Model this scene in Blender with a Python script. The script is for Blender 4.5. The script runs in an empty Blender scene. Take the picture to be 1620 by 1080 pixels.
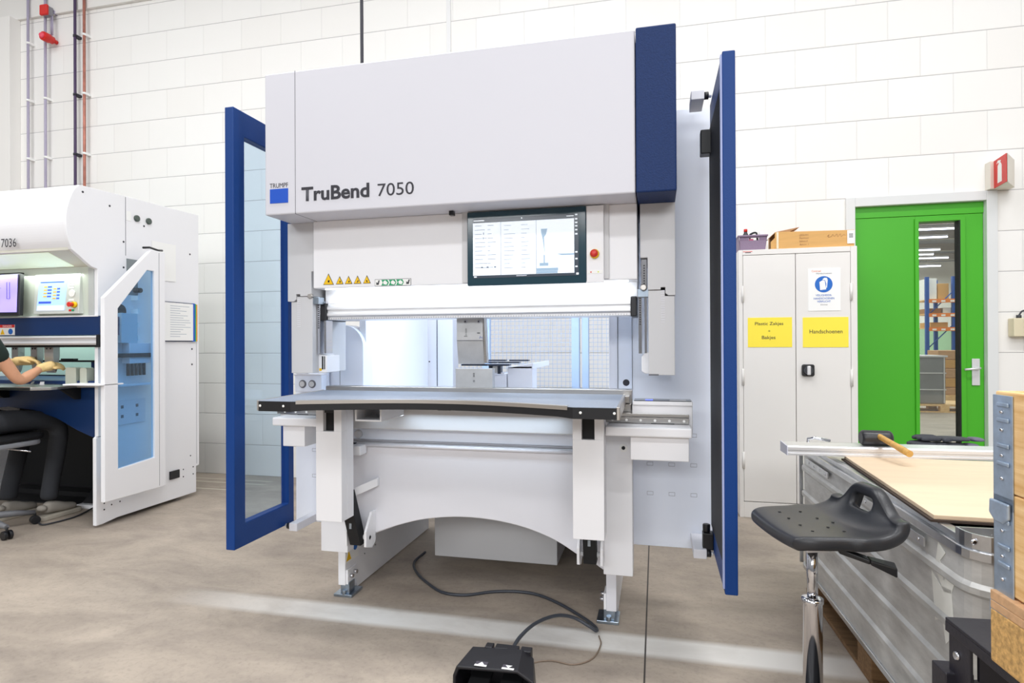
import bpy, bmesh, math, random
from mathutils import Vector, Matrix
random.seed(7)
R = math.radians
S = bpy.context.scene
COL = S.collection

# ------------------------------------------------------------------ camera
cam_d = bpy.data.cameras.new('camera')
cam_d.sensor_width = 36.0
cam_d.lens = 954.75 / 1620 * 36.0
cam_d.clip_start = 0.05
cam_d.clip_end = 200
cam = bpy.data.objects.new('camera', cam_d)
COL.objects.link(cam)
yaw, pitch, roll = 0.234266, 0.0031428, -0.0045664
fw = Vector((-math.sin(yaw)*math.cos(pitch), math.cos(yaw)*math.cos(pitch), math.sin(pitch)))
rt = fw.cross(Vector((0, 0, 1))).normalized()
up = rt.cross(fw)
r2 = math.cos(roll)*rt + math.sin(roll)*up
u2 = -math.sin(roll)*rt + math.cos(roll)*up
mw = Matrix((r2, u2, -fw)).transposed().to_4x4()
mw.translation = Vector((0, 0, 1.285))
cam.matrix_world = mw
S.camera = cam

# ------------------------------------------------------------------ world, lights, exposure
S.view_settings.view_transform = 'Standard'
S.view_settings.look = 'None'
S.view_settings.exposure = 0.17
S.view_settings.gamma = 1.0
S.view_settings.use_curve_mapping = False
w = bpy.data.worlds.new('hall_light')
S.world = w
w.use_nodes = True
nt = w.node_tree
bg = nt.nodes['Background']
tc = nt.nodes.new('ShaderNodeTexCoord')
sx = nt.nodes.new('ShaderNodeSeparateXYZ')
cr = nt.nodes.new('ShaderNodeValToRGB')
nt.links.new(tc.outputs['Generated'], sx.inputs[0])
nt.links.new(sx.outputs['Z'], cr.inputs[0])
nt.links.new(cr.outputs[0], bg.inputs[0])
cr.color_ramp.elements[0].position = 0.0
cr.color_ramp.elements[0].color = (0.43, 0.43, 0.44, 1)
cr.color_ramp.elements[1].position = 0.45
cr.color_ramp.elements[1].color = (0.98, 0.99, 1.0, 1)
bg.inputs[1].default_value = 0.50

def area(name, loc, rot, sx_, sy_, power, col=(1, 1, 1)):
    d = bpy.data.lights.new(name, 'AREA')
    d.shape = 'RECTANGLE'
    d.size = sx_
    d.size_y = sy_
    d.energy = power
    d.color = col
    o = bpy.data.objects.new(name, d)
    o.location = loc
    o.rotation_euler = rot
    COL.objects.link(o)
    return o
# rows of ceiling luminaires of the hall
for x, y, e in ((-5.2, 1.9, 90), (-1.2, 2.0, 85), (2.4, 1.8, 100), (-4.8, -2.2, 85), (-1.0, -2.4, 60), (3.0, -2.2, 110)):
    area('ceiling_tube_light', (x, y, 5.6), (0, 0, 0), 2.6, 0.35, e, (0.985, 0.99, 1.0))
# added fill lights behind the camera, brightening the faces turned to it
for x in (-5.0, 0.0, 5.0):
    area('front_fill_light', (x, -11.5, 5.4), (R(70), 0, 0), 4.2, 1.8, 230, (0.97, 0.985, 1.0))
area('far_hall_light', (6.5, 18, 4.5), (0, 0, 0), 8, 10, 700, (1, 0.98, 0.95))
area('far_hall_light', (9, 27, 4.4), (0, 0, 0), 8, 6, 900, (1, 0.98, 0.95))
area('far_hall_light', (5.5, 9, 4.5), (0, 0, 0), 4, 4, 160, (1, 0.98, 0.95))
# light inside the press brake (strip lamps of the machine)
area('tool_strip_light', (-0.8, 2.56, 1.532), (R(38), 0, 0), 1.40, 0.02, 0.9, (0.86, 0.94, 1))
area('rear_strip_light', (-0.8, 3.15, 1.75), (R(20), 0, 0), 1.2, 0.25, 10, (0.72, 0.86, 1))
area('bench_strip_light', (-0.85, 2.60, 0.955), (0, 0, 0), 0.9, 0.04, 0.9, (0.70, 0.85, 1))

# ------------------------------------------------------------------ helpers
def lin(c):
    if isinstance(c, str):
        c = tuple(int(c[i:i+2], 16)/255 for i in (0, 2, 4))
    return tuple((v/12.92 if v <= 0.04045 else ((v+0.055)/1.055)**2.4) for v in c) + (1,)

def mat(name, col, rough=0.5, metal=0.0, emit=0.0, bump=0.0, bscale=200, var=0.0, vscale=3.0, vstretch=(1, 1, 1), coat=0.0, spec=0.5, vcol=None):
    m = bpy.data.materials.new(name)
    m.use_nodes = True
    t = m.node_tree
    p = t.nodes['Principled BSDF']
    c = lin(col)
    p.inputs['Base Color'].default_value = c
    p.inputs['Roughness'].default_value = rough
    p.inputs['Metallic'].default_value = metal
    p.inputs['Specular IOR Level'].default_value = spec
    p.inputs['Coat Weight'].default_value = coat
    if emit:
        p.inputs['Emission Color'].default_value = c
        p.inputs['Emission Strength'].default_value = emit
    if var or bump:
        tcn = t.nodes.new('ShaderNodeTexCoord')
        mp = t.nodes.new('ShaderNodeMapping')
        mp.inputs['Scale'].default_value = vstretch
        t.links.new(tcn.outputs['Object'], mp.inputs[0])
    if var:
        n = t.nodes.new('ShaderNodeTexNoise')
        n.inputs['Scale'].default_value = vscale
        n.inputs['Detail'].default_value = 6
        n.inputs['Roughness'].default_value = 0.6
        t.links.new(mp.outputs[0], n.inputs['Vector'])
        ramp = t.nodes.new('ShaderNodeValToRGB')
        ramp.color_ramp.elements[0].position = 0.3
        ramp.color_ramp.elements[1].position = 0.7
        lo = lin(vcol) if vcol else tuple(v*(1-var) for v in c[:3]) + (1,)
        hi = tuple(min(1, v*(1+var*0.5)) for v in c[:3]) + (1,)
        ramp.color_ramp.elements[0].color = lo
        ramp.color_ramp.elements[1].color = hi
        t.links.new(n.outputs['Fac'], ramp.inputs[0])
        t.links.new(ramp.outputs[0], p.inputs['Base Color'])
    if bump:
        n2 = t.nodes.new('ShaderNodeTexNoise')
        n2.inputs['Scale'].default_value = bscale
        t.links.new(mp.outputs[0], n2.inputs['Vector'])
        b = t.nodes.new('ShaderNodeBump')
        b.inputs['Strength'].default_value = bump
        b.inputs['Distance'].default_value = 0.002
        t.links.new(n2.outputs['Fac'], b.inputs['Height'])
        t.links.new(b.outputs[0], p.inputs['Normal'])
    return m

def glass_mat(name, tint, gloss=0.08):
    m = bpy.data.materials.new(name)
    m.use_nodes = True
    t = m.node_tree
    t.nodes.clear()
    o = t.nodes.new('ShaderNodeOutputMaterial')
    mx = t.nodes.new('ShaderNodeMixShader')
    tr = t.nodes.new('ShaderNodeBsdfTransparent')
    gl = t.nodes.new('ShaderNodeBsdfGlossy')
    tr.inputs[0].default_value = lin(tint)
    gl.inputs['Roughness'].default_value = 0.03
    mx.inputs[0].default_value = gloss
    t.links.new(tr.outputs[0], mx.inputs[1])
    t.links.new(gl.outputs[0], mx.inputs[2])
    t.links.new(mx.outputs[0], o.inputs[0])
    return m

ORG = {}
# parts of which the photograph shows several: each loose piece becomes a part of its own
EACH = {'warning_sticker', 'sticker_border', 'table_bracket', 'gauge_finger', 'bar_end_cap', 'knockout_outline', 'display_icons', 'screw', 'lock', 'screw_hole',
        'rail_screw', 'vent_hole', 'eye', 'instruction_arrows', 'sticker_hand', 'hinge', 'rack_handle', 'hex_bolt', 'stiffening_rib', 'rear_block', 'tape', 'bottom_board',
        'red_lamp', 'slot', 'receiver_slot', 'cable_drop', 'blue_post', 'sticker_pictogram'}

class MB:
    def __init__(s):
        s.bm = bmesh.new()
    def box(s, x0, x1, y0, y1, z0, z1, mi=0):
        vs = [s.bm.verts.new(p) for p in ((x0,y0,z0),(x1,y0,z0),(x1,y1,z0),(x0,y1,z0),(x0,y0,z1),(x1,y0,z1),(x1,y1,z1),(x0,y1,z1))]
        for f in ((0,3,2,1),(4,5,6,7),(0,1,5,4),(1,2,6,5),(2,3,7,6),(3,0,4,7)):
            fc = s.bm.faces.new([vs[i] for i in f]); fc.material_index = mi
        return s
    def hexa(s, pts, mi=0):
        vs = [s.bm.verts.new(p) for p in pts]
        for f in ((0,3,2,1),(4,5,6,7),(0,1,5,4),(1,2,6,5),(2,3,7,6),(3,0,4,7)):
            fc = s.bm.faces.new([vs[i] for i in f]); fc.material_index = mi
        return s
    def prism(s, pts, axis, a0, a1, mi=0):
        def P(p, a):
            return {'x': (a, p[0], p[1]), 'y': (p[0], a, p[1]), 'z': (p[0], p[1], a)}[axis]
        A = [s.bm.verts.new(P(p, a0)) for p in pts]
        B = [s.bm.verts.new(P(p, a1)) for p in pts]
        n = len(pts)
        fs = [s.bm.faces.new(A), s.bm.faces.new(B[::-1])]
        for i in range(n):
            fs.append(s.bm.faces.new((A[i], B[i], B[(i+1) % n], A[(i+1) % n])))
        for f in fs: f.material_index = mi
        return s
    def frame(s, outer, inner, axis, a0, a1, mi=0):
        """flat ring between two polygons with the same number of corners"""
        def P(p, a):
            return {'x': (a, p[0], p[1]), 'y': (p[0], a, p[1]), 'z': (p[0], p[1], a)}[axis]
        n = len(outer)
        V = [[s.bm.verts.new(P(p, a)) for p in poly] for a in (a0, a1) for poly in (outer, inner)]
        for i in range(n):
            j = (i+1) % n
            for q in ((V[0][i], V[0][j], V[1][j], V[1][i]), (V[2][i], V[3][i], V[3][j], V[2][j]),
                      (V[0][i], V[2][i], V[2][j], V[0][j]), (V[1][i], V[1][j], V[3][j], V[3][i])):
                s.bm.faces.new(q).material_index = mi
        return s
    def tube(s, path, r, n=12, caps=True, mi=0):
        path = [Vector(p) for p in path]
        rs = r if isinstance(r, (list, tuple)) else [r]*len(path)
        rings = []
        prev = None
        for i, p in enumerate(path):
            d = (path[min(i+1, len(path)-1)] - path[max(i-1, 0)]).normalized()
            if prev is None:
                a = Vector((0, 0, 1)) if abs(d.z) < 0.9 else Vector((1, 0, 0))
                u = d.cross(a).normalized()
            else:
                u = (prev - d*prev.dot(d)).normalized()
            prev = u
            v = d.cross(u)
            rings.append([s.bm.verts.new(p + (u*math.cos(t) + v*math.sin(t))*rs[i]) for t in [2*math.pi*k/n for k in range(n)]])
        for a, b in zip(rings, rings[1:]):
            for k in range(n):
                f = s.bm.faces.new((a[k], a[(k+1) % n], b[(k+1) % n], b[k])); f.material_index = mi; f.smooth = True
        if caps:
            s.bm.faces.new(rings[0][::-1]).material_index = mi
            s.bm.faces.new(rings[-1]).material_index = mi
        return s
    def cyl(s, p0, p1, r, n=16, r1=None, mi=0):
        return s.tube([p0, p1], [r, r if r1 is None else r1], n, mi=mi)
    def lathe(s, c, prof, axis='z', n=24, mi=0):
        """prof: list of (radius, height)"""
        c = Vector(c)
        rings = []
        for r, h in prof:
            ring = []
            for k in range(n):
                t = 2*math.pi*k/n
                a, b = r*math.cos(t), r*math.sin(t)
                q = {'z': (a, b, h), 'y': (a, h, b), 'x': (h, a, b)}[axis]
                ring.append(s.bm.verts.new(c + Vector(q)))
            rings.append(ring)
        for a, b in zip(rings, rings[1:]):
            for k in range(n):
                f = s.bm.faces.new((a[k], a[(k+1) % n], b[(k+1) % n], b[k])); f.material_index = mi; f.smooth = True
        s.bm.faces.new(rings[0][::-1]).material_index = mi
        s.bm.faces.new(rings[-1]).material_index = mi
        return s
    def build(s, name, m, parent=None, bevel=0.0, smooth=False, seg=2, org=None):
        if name in EACH:
            seen = set(); out = None
            for v0 in s.bm.verts[:]:
                if v0 in seen: continue
                isl = []; st_ = [v0]; seen.add(v0)
                while st_:
                    v = st_.pop(); isl.append(v)
                    for e in v.link_edges:
                        w_o = e.other_vert(v)
                        if w_o not in seen: seen.add(w_o); st_.append(w_o)
                nb = MB(); mp = {v: nb.bm.verts.new(v.co) for v in isl}
                for f in {f for v in isl for f in v.link_faces}:
                    nf = nb.bm.faces.new([mp[v] for v in f.verts]); nf.smooth = f.smooth
                out = nb._build(name, m, parent, bevel, smooth, seg, org)
            s.bm.free()
            return out
        return s._build(name, m, parent, bevel, smooth, seg, org)
    def _build(s, name, m, parent=None, bevel=0.0, smooth=False, seg=2, org=None):
        me = bpy.data.meshes.new(name)
        bmesh.ops.recalc_face_normals(s.bm, faces=s.bm.faces[:])
        if parent is not None:
            org = ORG.get(parent.name, Vector((0, 0, 0)))
        elif org is None:
            vs = [v.co for v in s.bm.verts]
            org = Vector(((min(v.x for v in vs)+max(v.x for v in vs))/2, (min(v.y for v in vs)+max(v.y for v in vs))/2, min(v.z for v in vs)))
        org = Vector(org)
        if smooth:
            for f in s.bm.faces: f.smooth = True
        bmesh.ops.translate(s.bm, verts=s.bm.verts[:], vec=-org)
        s.bm.to_mesh(me)
        s.bm.free()
        for x in (m if isinstance(m, (list, tuple)) else [m]):
            me.materials.append(x)
        o = bpy.data.objects.new(name, me)
        COL.objects.link(o)
        if parent is None:
            o.location = org
        else:
            o.parent = parent
        ORG[o.name] = org
        if bevel:
            b = o.modifiers.new('bevel', 'BEVEL')
            b.width = bevel
            b.segments = seg
            b.limit_method = 'ANGLE'
            b.angle_limit = R(35)
            b.harden_normals = False
        return o

def tag(o, label=None, cat=None, group=None, kind=None):
    if label: o['label'] = label
    if cat: o['category'] = cat
    if group: o['group'] = group
    if kind: o['kind'] = kind
    return o

def thing(name, label, cat, loc=(0, 0, 0), rz=0.0, group=None, local=False):
    o = bpy.data.objects.new(name, None)
    o.empty_display_size = 0.1
    COL.objects.link(o)
    o.location = loc
    o.rotation_euler = (0, 0, rz)
    ORG[o.name] = Vector((0, 0, 0)) if local else Vector(loc)
    return tag(o, label, cat, group)

def struct(name, mb, m, bevel=0.0, **k):
    o = mb.build(name, m, None, bevel, org=(0, 0, 0), **k)
    o['kind'] = 'structure'
    return o

def rr(x0, x1, y0, y1, r, n=5, corners=(1, 1, 1, 1)):
    """rounded rectangle outline, ccw from lower left"""
    pts = []
    cs = [(x0+r, y0+r, 180), (x1-r, y0+r, 270), (x1-r, y1-r, 0), (x0+r, y1-r, 90)]
    raw = [(x0, y0), (x1, y0), (x1, y1), (x0, y1)]
    for (cx, cy, a), on, rw in zip(cs, corners, raw):
        if on:
            for k in range(n+1):
                t = R(a + 90*k/n)
                pts.append((cx + r*math.cos(t), cy + r*math.sin(t)))
        else:
            pts.append(rw)
    return pts

def text(name, string, m, parent, x0, x1, z0, z1, y, facing='-y', bold=0.0, depth=0.0006):
    """lettering fitted into a box on a wall-parallel face"""
    c = bpy.data.curves.new(name, 'FONT')
    c.body = string
    c.align_x = 'CENTER'
    c.size = 1
    c.offset = bold
    c.extrude = 0.0
    c.resolution_u = 4
    tmp = bpy.data.objects.new('tmp', c)
    COL.objects.link(tmp)
    bpy.context.view_layer.update()
    me = bpy.data.meshes.new_from_object(tmp.evaluated_get(bpy.context.evaluated_depsgraph_get()))
    bpy.data.objects.remove(tmp)
    xs = [v.co.x for v in me.vertices]; ys = [v.co.y for v in me.vertices]
    a, b, c0, d = min(xs), max(xs), min(ys), max(ys)
    org = ORG.get(parent.name, Vector((0, 0, 0))) if parent else Vector((0, 0, 0))
    for v in me.vertices:
        u = x0 + (v.co.x-a)/(b-a)*(x1-x0)
        h = z0 + (v.co.y-c0)/(d-c0)*(z1-z0)
        p = Vector((u, y, h)) if facing == '-y' else (Vector((y, u, h)) if facing == '+x' else Vector((u, h, y)))
        v.co = p - org
    me.name = name
    me.materials.clear()
    me.materials.append(m)
    o = bpy.data.objects.new(name, me)
    COL.objects.link(o)
    if parent: o.parent = parent
    ORG[o.name] = org
    return o

def arc(cx, cy, r, a0, a1, n=8):
    return [(cx + r*math.cos(R(a0+(a1-a0)*k/n)), cy + r*math.sin(R(a0+(a1-a0)*k/n))) for k in range(n+1)]

def spline(pts, n=8):
    """catmull-rom through points"""
    P = [Vector(p) for p in pts]
    P = [2*P[0]-P[1]] + P + [2*P[-1]-P[-2]]
    out = []
    for i in range(1, len(P)-2):
        a, b, c, d = P[i-1:i+3]
        for k in range(n):
            t = k/n
            out.append(0.5*((2*b) + (c-a)*t + (2*a-5*b+4*c-d)*t*t + (3*b-a-3*c+d)*t*t*t))
    out.append(P[-2])
    return out

# ------------------------------------------------------------------ materials
WHT = mat('white_powder_coat', 'E3E3E9', 0.42, bump=0.04, bscale=600)
WHT2 = mat('warm_white_powder_coat', 'F0F0F3', 0.45, bump=0.04, bscale=600)
LGREY = mat('light_grey_powder_coat', 'CFCFD1', 0.5, bump=0.04, bscale=600)
WING = mat('pale_blue_grey_sheet', 'EDF3FF', 0.4)
PBLUE = mat('pale_blue_post_paint', 'BCD0EC', 0.4)
BLUE = mat('deep_blue_paint', '073B80', 0.45, bump=0.25, bscale=260, spec=0.3)
NAVY = mat('textured_navy_paint', '1A3262', 0.5, bump=0.6, bscale=170, var=0.12, vscale=90, spec=0.2)
DNAVY = mat('dark_navy_paint', '0C2E5E', 0.4, bump=0.15, bscale=300)
LOGO = mat('logo_blue', '0A4FC0', 0.35)
BLACK = mat('black_plastic', '17181C', 0.38)
BLACKM = mat('matt_black', '0E0F12', 0.65)
DGREY = mat('dark_grey_rubber', '37393E', 0.5)
INK = mat('dark_print', '2B2A33', 0.6)
STEEL = mat('brushed_steel', 'B4B2B0', 0.28, 1.0, var=0.12, vscale=6, vstretch=(2, 40, 40))
TOOLST = mat('ground_tool_steel', 'C2C3C4', 0.38, 0.55, var=0.15, vscale=8)
CHROME = mat('chrome', 'D8D8DC', 0.08, 1.0)
ZINC = mat('zinc_plate', 'A9B6C4', 0.3, 1.0, var=0.3, vscale=14)
ALU = mat('anodised_aluminium', 'E2E2E4', 0.42, 0.55)
SATIN = mat('satin_aluminium_edge', 'C9C4BE', 0.35, 1.0)
BRUSHT = mat('brush_table_top', '8E97A6', 0.42, bump=0.5, bscale=900, var=0.12, vscale=200)
YEL = mat('warning_yellow', 'F5C400', 0.5)
PYEL = mat('yellow_paper', 'FFE94A', 0.7)
PAPER = mat('white_paper', 'F6F6F4', 0.7)
RED = mat('signal_red', 'D8251C', 0.4)
ORANGE = mat('orange_red', 'E8743A', 0.5)
GREEN = mat('sign_green', '19A06A', 0.5)
SIGNB = mat('sign_blue', '1268C4', 0.5)
PRED = mat('estop_red', 'D5332B', 0.35)
SCRW = mat('screen_white', 'EAF3FC', 0.3, emit=0.28)
SCRL = mat('screen_line_grey', '8A96AA', 0.4, emit=0.05)
SCRB = mat('screen_pale_blue', 'C9DDEF', 0.3, emit=0.55)
SCRD = mat('screen_dark_slate', '3A4654', 0.2)
SCRG = mat('screen_glass_slate', '1F3F4C', 0.12)
LED = mat('lamp_diffuser', 'F4FAFF', 0.4, emit=1.5)
DOORG = mat('green_door_paint', '44AE1C', 0.45, bump=0.05, bscale=80)
FRG = mat('grey_door_frame', 'DDDFDF', 0.5)
CABG = mat('cabinet_grey_paint', 'E8E5E1', 0.45, bump=0.03, bscale=400)
SEAM = mat('seam_dark', '6E6E74', 0.8)
CARD = mat('corrugated_cardboard', 'D9A968', 0.8, var=0.1, vscale=4, vstretch=(1, 1, 8))
CARDD = mat('cardboard_inside', 'A87D55', 0.85)
MAUVE = mat('mauve_plastic', '8E7A92', 0.55, bump=0.8, bscale=150)
GLASS = glass_mat('light_curtain_glass', 'E8F2FA', 0.05)
GLASSB = glass_mat('blue_tinted_pane', 'D2E9FA', 0.05)
GLASSD = glass_mat('door_pane', 'EEF4F2', 0.10)
SKINM = mat('skin', 'D9A07E', 0.5, var=0.1, vscale=10)
GLOVE = mat('pale_yellow_glove', 'EBCB8C', 0.7, bump=0.3, bscale=300)
SHIRT = mat('dark_green_shirt', '1C2B26', 0.85, bump=0.3, bscale=300)
TROU = mat('charcoal_trousers', '33353A', 0.9, bump=0.4, bscale=200, var=0.15, vscale=8)
SHOE = mat('grey_shoe', 'A39D94', 0.8)
SHOED = mat('dark_shoe_mesh', '33362F', 0.85)
SOLE = mat('shoe_sole', 'BDB6A8', 0.7)
HAIR = mat('brown_hair', '4A382A', 0.8)

# concrete floor with a pale stripe and a saw-cut joint
def floor_material():
    m = bpy.data.materials.new('polished_concrete')
    m.use_nodes = True
    t = m.node_tree
    L = t.links
    p = t.nodes['Principled BSDF']
    tcn = t.nodes.new('ShaderNodeTexCoord')
    def noise(scale, detail, stretch, rot=0):
        mp = t.nodes.new('ShaderNodeMapping')
        mp.inputs['Scale'].default_value = stretch
        mp.inputs['Rotation'].default_value = (0, 0, R(rot))
        L.new(tcn.outputs['Object'], mp.inputs[0])
        n = t.nodes.new('ShaderNodeTexNoise')
        n.inputs['Scale'].default_value = scale
        n.inputs['Detail'].default_value = detail
        n.inputs['Roughness'].default_value = 0.65
        n.inputs['Distortion'].default_value = 0.6
        L.new(mp.outputs[0], n.inputs['Vector'])
        return n
    n1 = noise(1.1, 8, (1, 1.6, 1), 12)
    n2 = noise(3.2, 9, (0.6, 1.15, 1), 14)
    n3 = noise(45, 8, (1, 1, 1))
    mix = t.nodes.new('ShaderNodeMath'); mix.operation = 'MULTIPLY_ADD'
    mix.inputs[1].default_value = 0.55
    L.new(n2.outputs['Fac'], mix.inputs[0])
    mul = t.nodes.new('ShaderNodeMath'); mul.operation = 'MULTIPLY'; mul.inputs[1].default_value = 0.45
    L.new(n1.outputs['Fac'], mul.inputs[0])
    L.new(mul.outputs[0], mix.inputs[2])
    ramp = t.nodes.new('ShaderNodeValToRGB')
    ramp.color_ramp.elements[0].position = 0.32
    ramp.color_ramp.elements[0].color = lin('8A7F75')
    ramp.color_ramp.elements[1].position = 0.68
    ramp.color_ramp.elements[1].color = lin('C1B3A3')
    L.new(mix.outputs[0], ramp.inputs[0])
    # speckle
    sp = t.nodes.new('ShaderNodeMix'); sp.data_type = 'RGBA'; sp.blend_type = 'MULTIPLY'
    r3 = t.nodes.new('ShaderNodeValToRGB')
    r3.color_ramp.elements[0].position = 0.25; r3.color_ramp.elements[0].color = (0.72, 0.72, 0.72, 1)
    r3.color_ramp.elements[1].position = 0.5; r3.color_ramp.elements[1].color = (1, 1, 1, 1)
    L.new(n3.outputs['Fac'], r3.inputs[0])
    sp.inputs[0].default_value = 0.7
    L.new(ramp.outputs[0], sp.inputs[6])
    L.new(r3.outputs[0], sp.inputs[7])
    # a pale soft-edged stripe, mottled by noise, parallel to the back wall
    sep = t.nodes.new('ShaderNodeSeparateXYZ')
    L.new(tcn.outputs['Object'], sep.inputs[0])
    def math_(op, a, b=None, c=None):
        q = t.nodes.new('ShaderNodeMath'); q.operation = op
        for i, v in enumerate((a, b, c)):
            if v is None: continue
            if isinstance(v, (int, float)): q.inputs[i].default_value = v
            else: L.new(v, q.inputs[i])
        return q.outputs[0]
    def band(src, c, half, soft):
        d = math_('ABSOLUTE', math_('SUBTRACT', src, c))
        q = t.nodes.new('ShaderNodeMapRange')
        q.inputs['From Min'].default_value = half - soft
        q.inputs['From Max'].default_value = half + soft
        q.inputs['To Min'].default_value = 1
        q.inputs['To Max'].default_value = 0
        L.new(d, q.inputs['Value'])
        return q.outputs[0]
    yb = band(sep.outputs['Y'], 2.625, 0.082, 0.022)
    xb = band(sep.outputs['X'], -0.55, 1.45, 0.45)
    mottled = t.nodes.new('ShaderNodeMapRange')
    mottled.inputs['From Min'].default_value = 0.25; mottled.inputs['From Max'].default_value = 0.55
    mottled.inputs['To Min'].default_value = 0.65; mottled.inputs['To Max'].default_value = 1.0
    L.new(n2.outputs['Fac'], mottled.inputs['Value'])
    fac = math_('MULTIPLY', math_('MULTIPLY', yb, xb), mottled.outputs[0])
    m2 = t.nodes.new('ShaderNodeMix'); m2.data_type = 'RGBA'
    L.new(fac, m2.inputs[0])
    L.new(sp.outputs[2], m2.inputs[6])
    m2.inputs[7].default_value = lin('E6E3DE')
    # saw-cut joints
    jx = band(sep.outputs['X'], -0.05, 0.0035, 0.001)
    m3 = t.nodes.new('ShaderNodeMix'); m3.data_type = 'RGBA'
    L.new(jx, m3.inputs[0])
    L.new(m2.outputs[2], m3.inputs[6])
    m3.inputs[7].default_value = lin('3A3430')
    # pale scuffed lines near the wall, left
    j2 = math_('MAXIMUM', band(sep.outputs['Y'], 4.86, 0.016, 0.004), math_('MAXIMUM', band(sep.outputs['Y'], 4.98, 0.012, 0.004), band(sep.outputs['Y'], 4.62, 0.014, 0.004)))
    j2 = math_('MULTIPLY', j2, band(sep.outputs['X'], -4.4, 0.9, 0.05))
    m4 = t.nodes.new('ShaderNodeMix'); m4.data_type = 'RGBA'
    L.new(math_('MULTIPLY', j2, 0.7), m4.inputs[0])
    L.new(m3.outputs[2], m4.inputs[6])
    m4.inputs[7].default_value = lin('D6D2C0')
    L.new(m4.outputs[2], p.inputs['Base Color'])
    rr_ = t.nodes.new('ShaderNodeMapRange')
    rr_.inputs['To Min'].default_value = 0.5; rr_.inputs['To Max'].default_value = 0.75
    L.new(n1.outputs['Fac'], rr_.inputs['Value'])
    L.new(rr_.outputs[0], p.inputs['Roughness'])
    b = t.nodes.new('ShaderNodeBump'); b.inputs['Strength'].default_value = 0.12; b.inputs['Distance'].default_value = 0.003
    L.new(n3.outputs['Fac'], b.inputs['Height'])
    L.new(b.outputs[0], p.inputs['Normal'])
    return m

def block_material():
    m = bpy.data.materials.new('painted_block_wall')
    m.use_nodes = True
    t = m.node_tree
    L = t.links
    p = t.nodes['Principled BSDF']
    tcn = t.nodes.new('ShaderNodeTexCoord')
    sep = t.nodes.new('ShaderNodeSeparateXYZ')
    cmb = t.nodes.new('ShaderNodeCombineXYZ')
    L.new(tcn.outputs['Object'], sep.inputs[0])
    ax = t.nodes.new('ShaderNodeMath'); ax.operation = 'ADD'; ax.inputs[1].default_value = BX
    L.new(sep.outputs['X'], ax.inputs[0])
    L.new(ax.outputs[0], cmb.inputs[0])
    L.new(sep.outputs['Z'], cmb.inputs[1])
    def brick(ms, sm):
        b = t.nodes.new('ShaderNodeTexBrick')
        b.offset = 0.5
        b.inputs['Scale'].default_value = 1
        b.inputs['Mortar Size'].default_value = ms
        b.inputs['Mortar Smooth'].default_value = sm
        b.inputs['Brick Width'].default_value = 0.44
        b.inputs['Row Height'].default_value = 0.30
        b.inputs['Bias'].default_value = 0
        b.inputs['Color1'].default_value = lin('F1F0ED')
        b.inputs['Color2'].default_value = lin('EEECE8')
        b.inputs['Mortar'].default_value = lin('E3E1DF')
        L.new(cmb.outputs[0], b.inputs['Vector'])
        return b
    b = brick(0.0022, 0.2)
    zm = t.nodes.new('ShaderNodeMath'); zm.operation = 'PINGPONG'; zm.inputs[1].default_value = 0.15
    L.new(sep.outputs['Z'], zm.inputs[0])
    zr = t.nodes.new('ShaderNodeMapRange'); zr.inputs['From Min'].default_value = 0.0018; zr.inputs['From Max'].default_value = 0.0034
    zr.inputs['To Min'].default_value = 0.85; zr.inputs['To Max'].default_value = 0.0
    L.new(zm.outputs[0], zr.inputs['Value'])
    mz = t.nodes.new('ShaderNodeMix'); mz.data_type = 'RGBA'
    L.new(zr.outputs[0], mz.inputs[0]); L.new(b.outputs['Color'], mz.inputs[6]); mz.inputs[7].default_value = lin('ABA8AA')
    L.new(mz.outputs[2], p.inputs['Base Color'])
    b2 = brick(0.006, 1.0)
    inv = t.nodes.new('ShaderNodeMath'); inv.operation = 'SUBTRACT'; inv.inputs[0].default_value = 1
    L.new(b2.outputs['Fac'], inv.inputs[1])
    n = t.nodes.new('ShaderNodeTexNoise'); n.inputs['Scale'].default_value = 90
    L.new(tcn.outputs['Object'], n.inputs['Vector'])
    ad = t.nodes.new('ShaderNodeMath'); ad.operation = 'MULTIPLY_ADD'; ad.inputs[1].default_value = 0.05
    L.new(n.outputs['Fac'], ad.inputs[0]); L.new(inv.outputs[0], ad.inputs[2])
    bu = t.nodes.new('ShaderNodeBump'); bu.inputs['Strength'].default_value = 0.5; bu.inputs['Distance'].default_value = 0.004
    L.new(ad.outputs[0], bu.inputs['Height'])
    L.new(bu.outputs[0], p.inputs['Normal'])
    p.inputs['Roughness'].default_value = 0.6
    return m
BX = 0.234     # joint phase along the wall
WALLM = block_material()

# ------------------------------------------------------------------ setting
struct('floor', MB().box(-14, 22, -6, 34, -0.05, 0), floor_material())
DX0, DX1, DZ = 1.47, 2.43, 2.36
wl = MB()
wl.box(-14, DX0, 5.18, 5.36, 0, 6)
wl.box(DX1, 9, 5.18, 5.36, 0, 6)
wl.box(DX0, DX1, 5.18, 5.36, DZ, 6)
struct('wall_back', wl, WALLM)
struct('trim_1', MB().box(-14, -3.9, 5.145, 5.18, 4.84, 5.6), mat('beam_paint', 'E9E7E3', 0.6), 0.004)
struct('trim_2', MB().box(-14, -6.76, 5.06, 5.18, 0, 4.84), mat('pier_paint', 'F0EEEA', 0.6), 0.004)
struct('trim_3', MB().box(-1.83, -1.79, 5.165, 5.18, 0, 6), mat('joint_sealant', 'E6E6E6', 0.6), 0.003)

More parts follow.
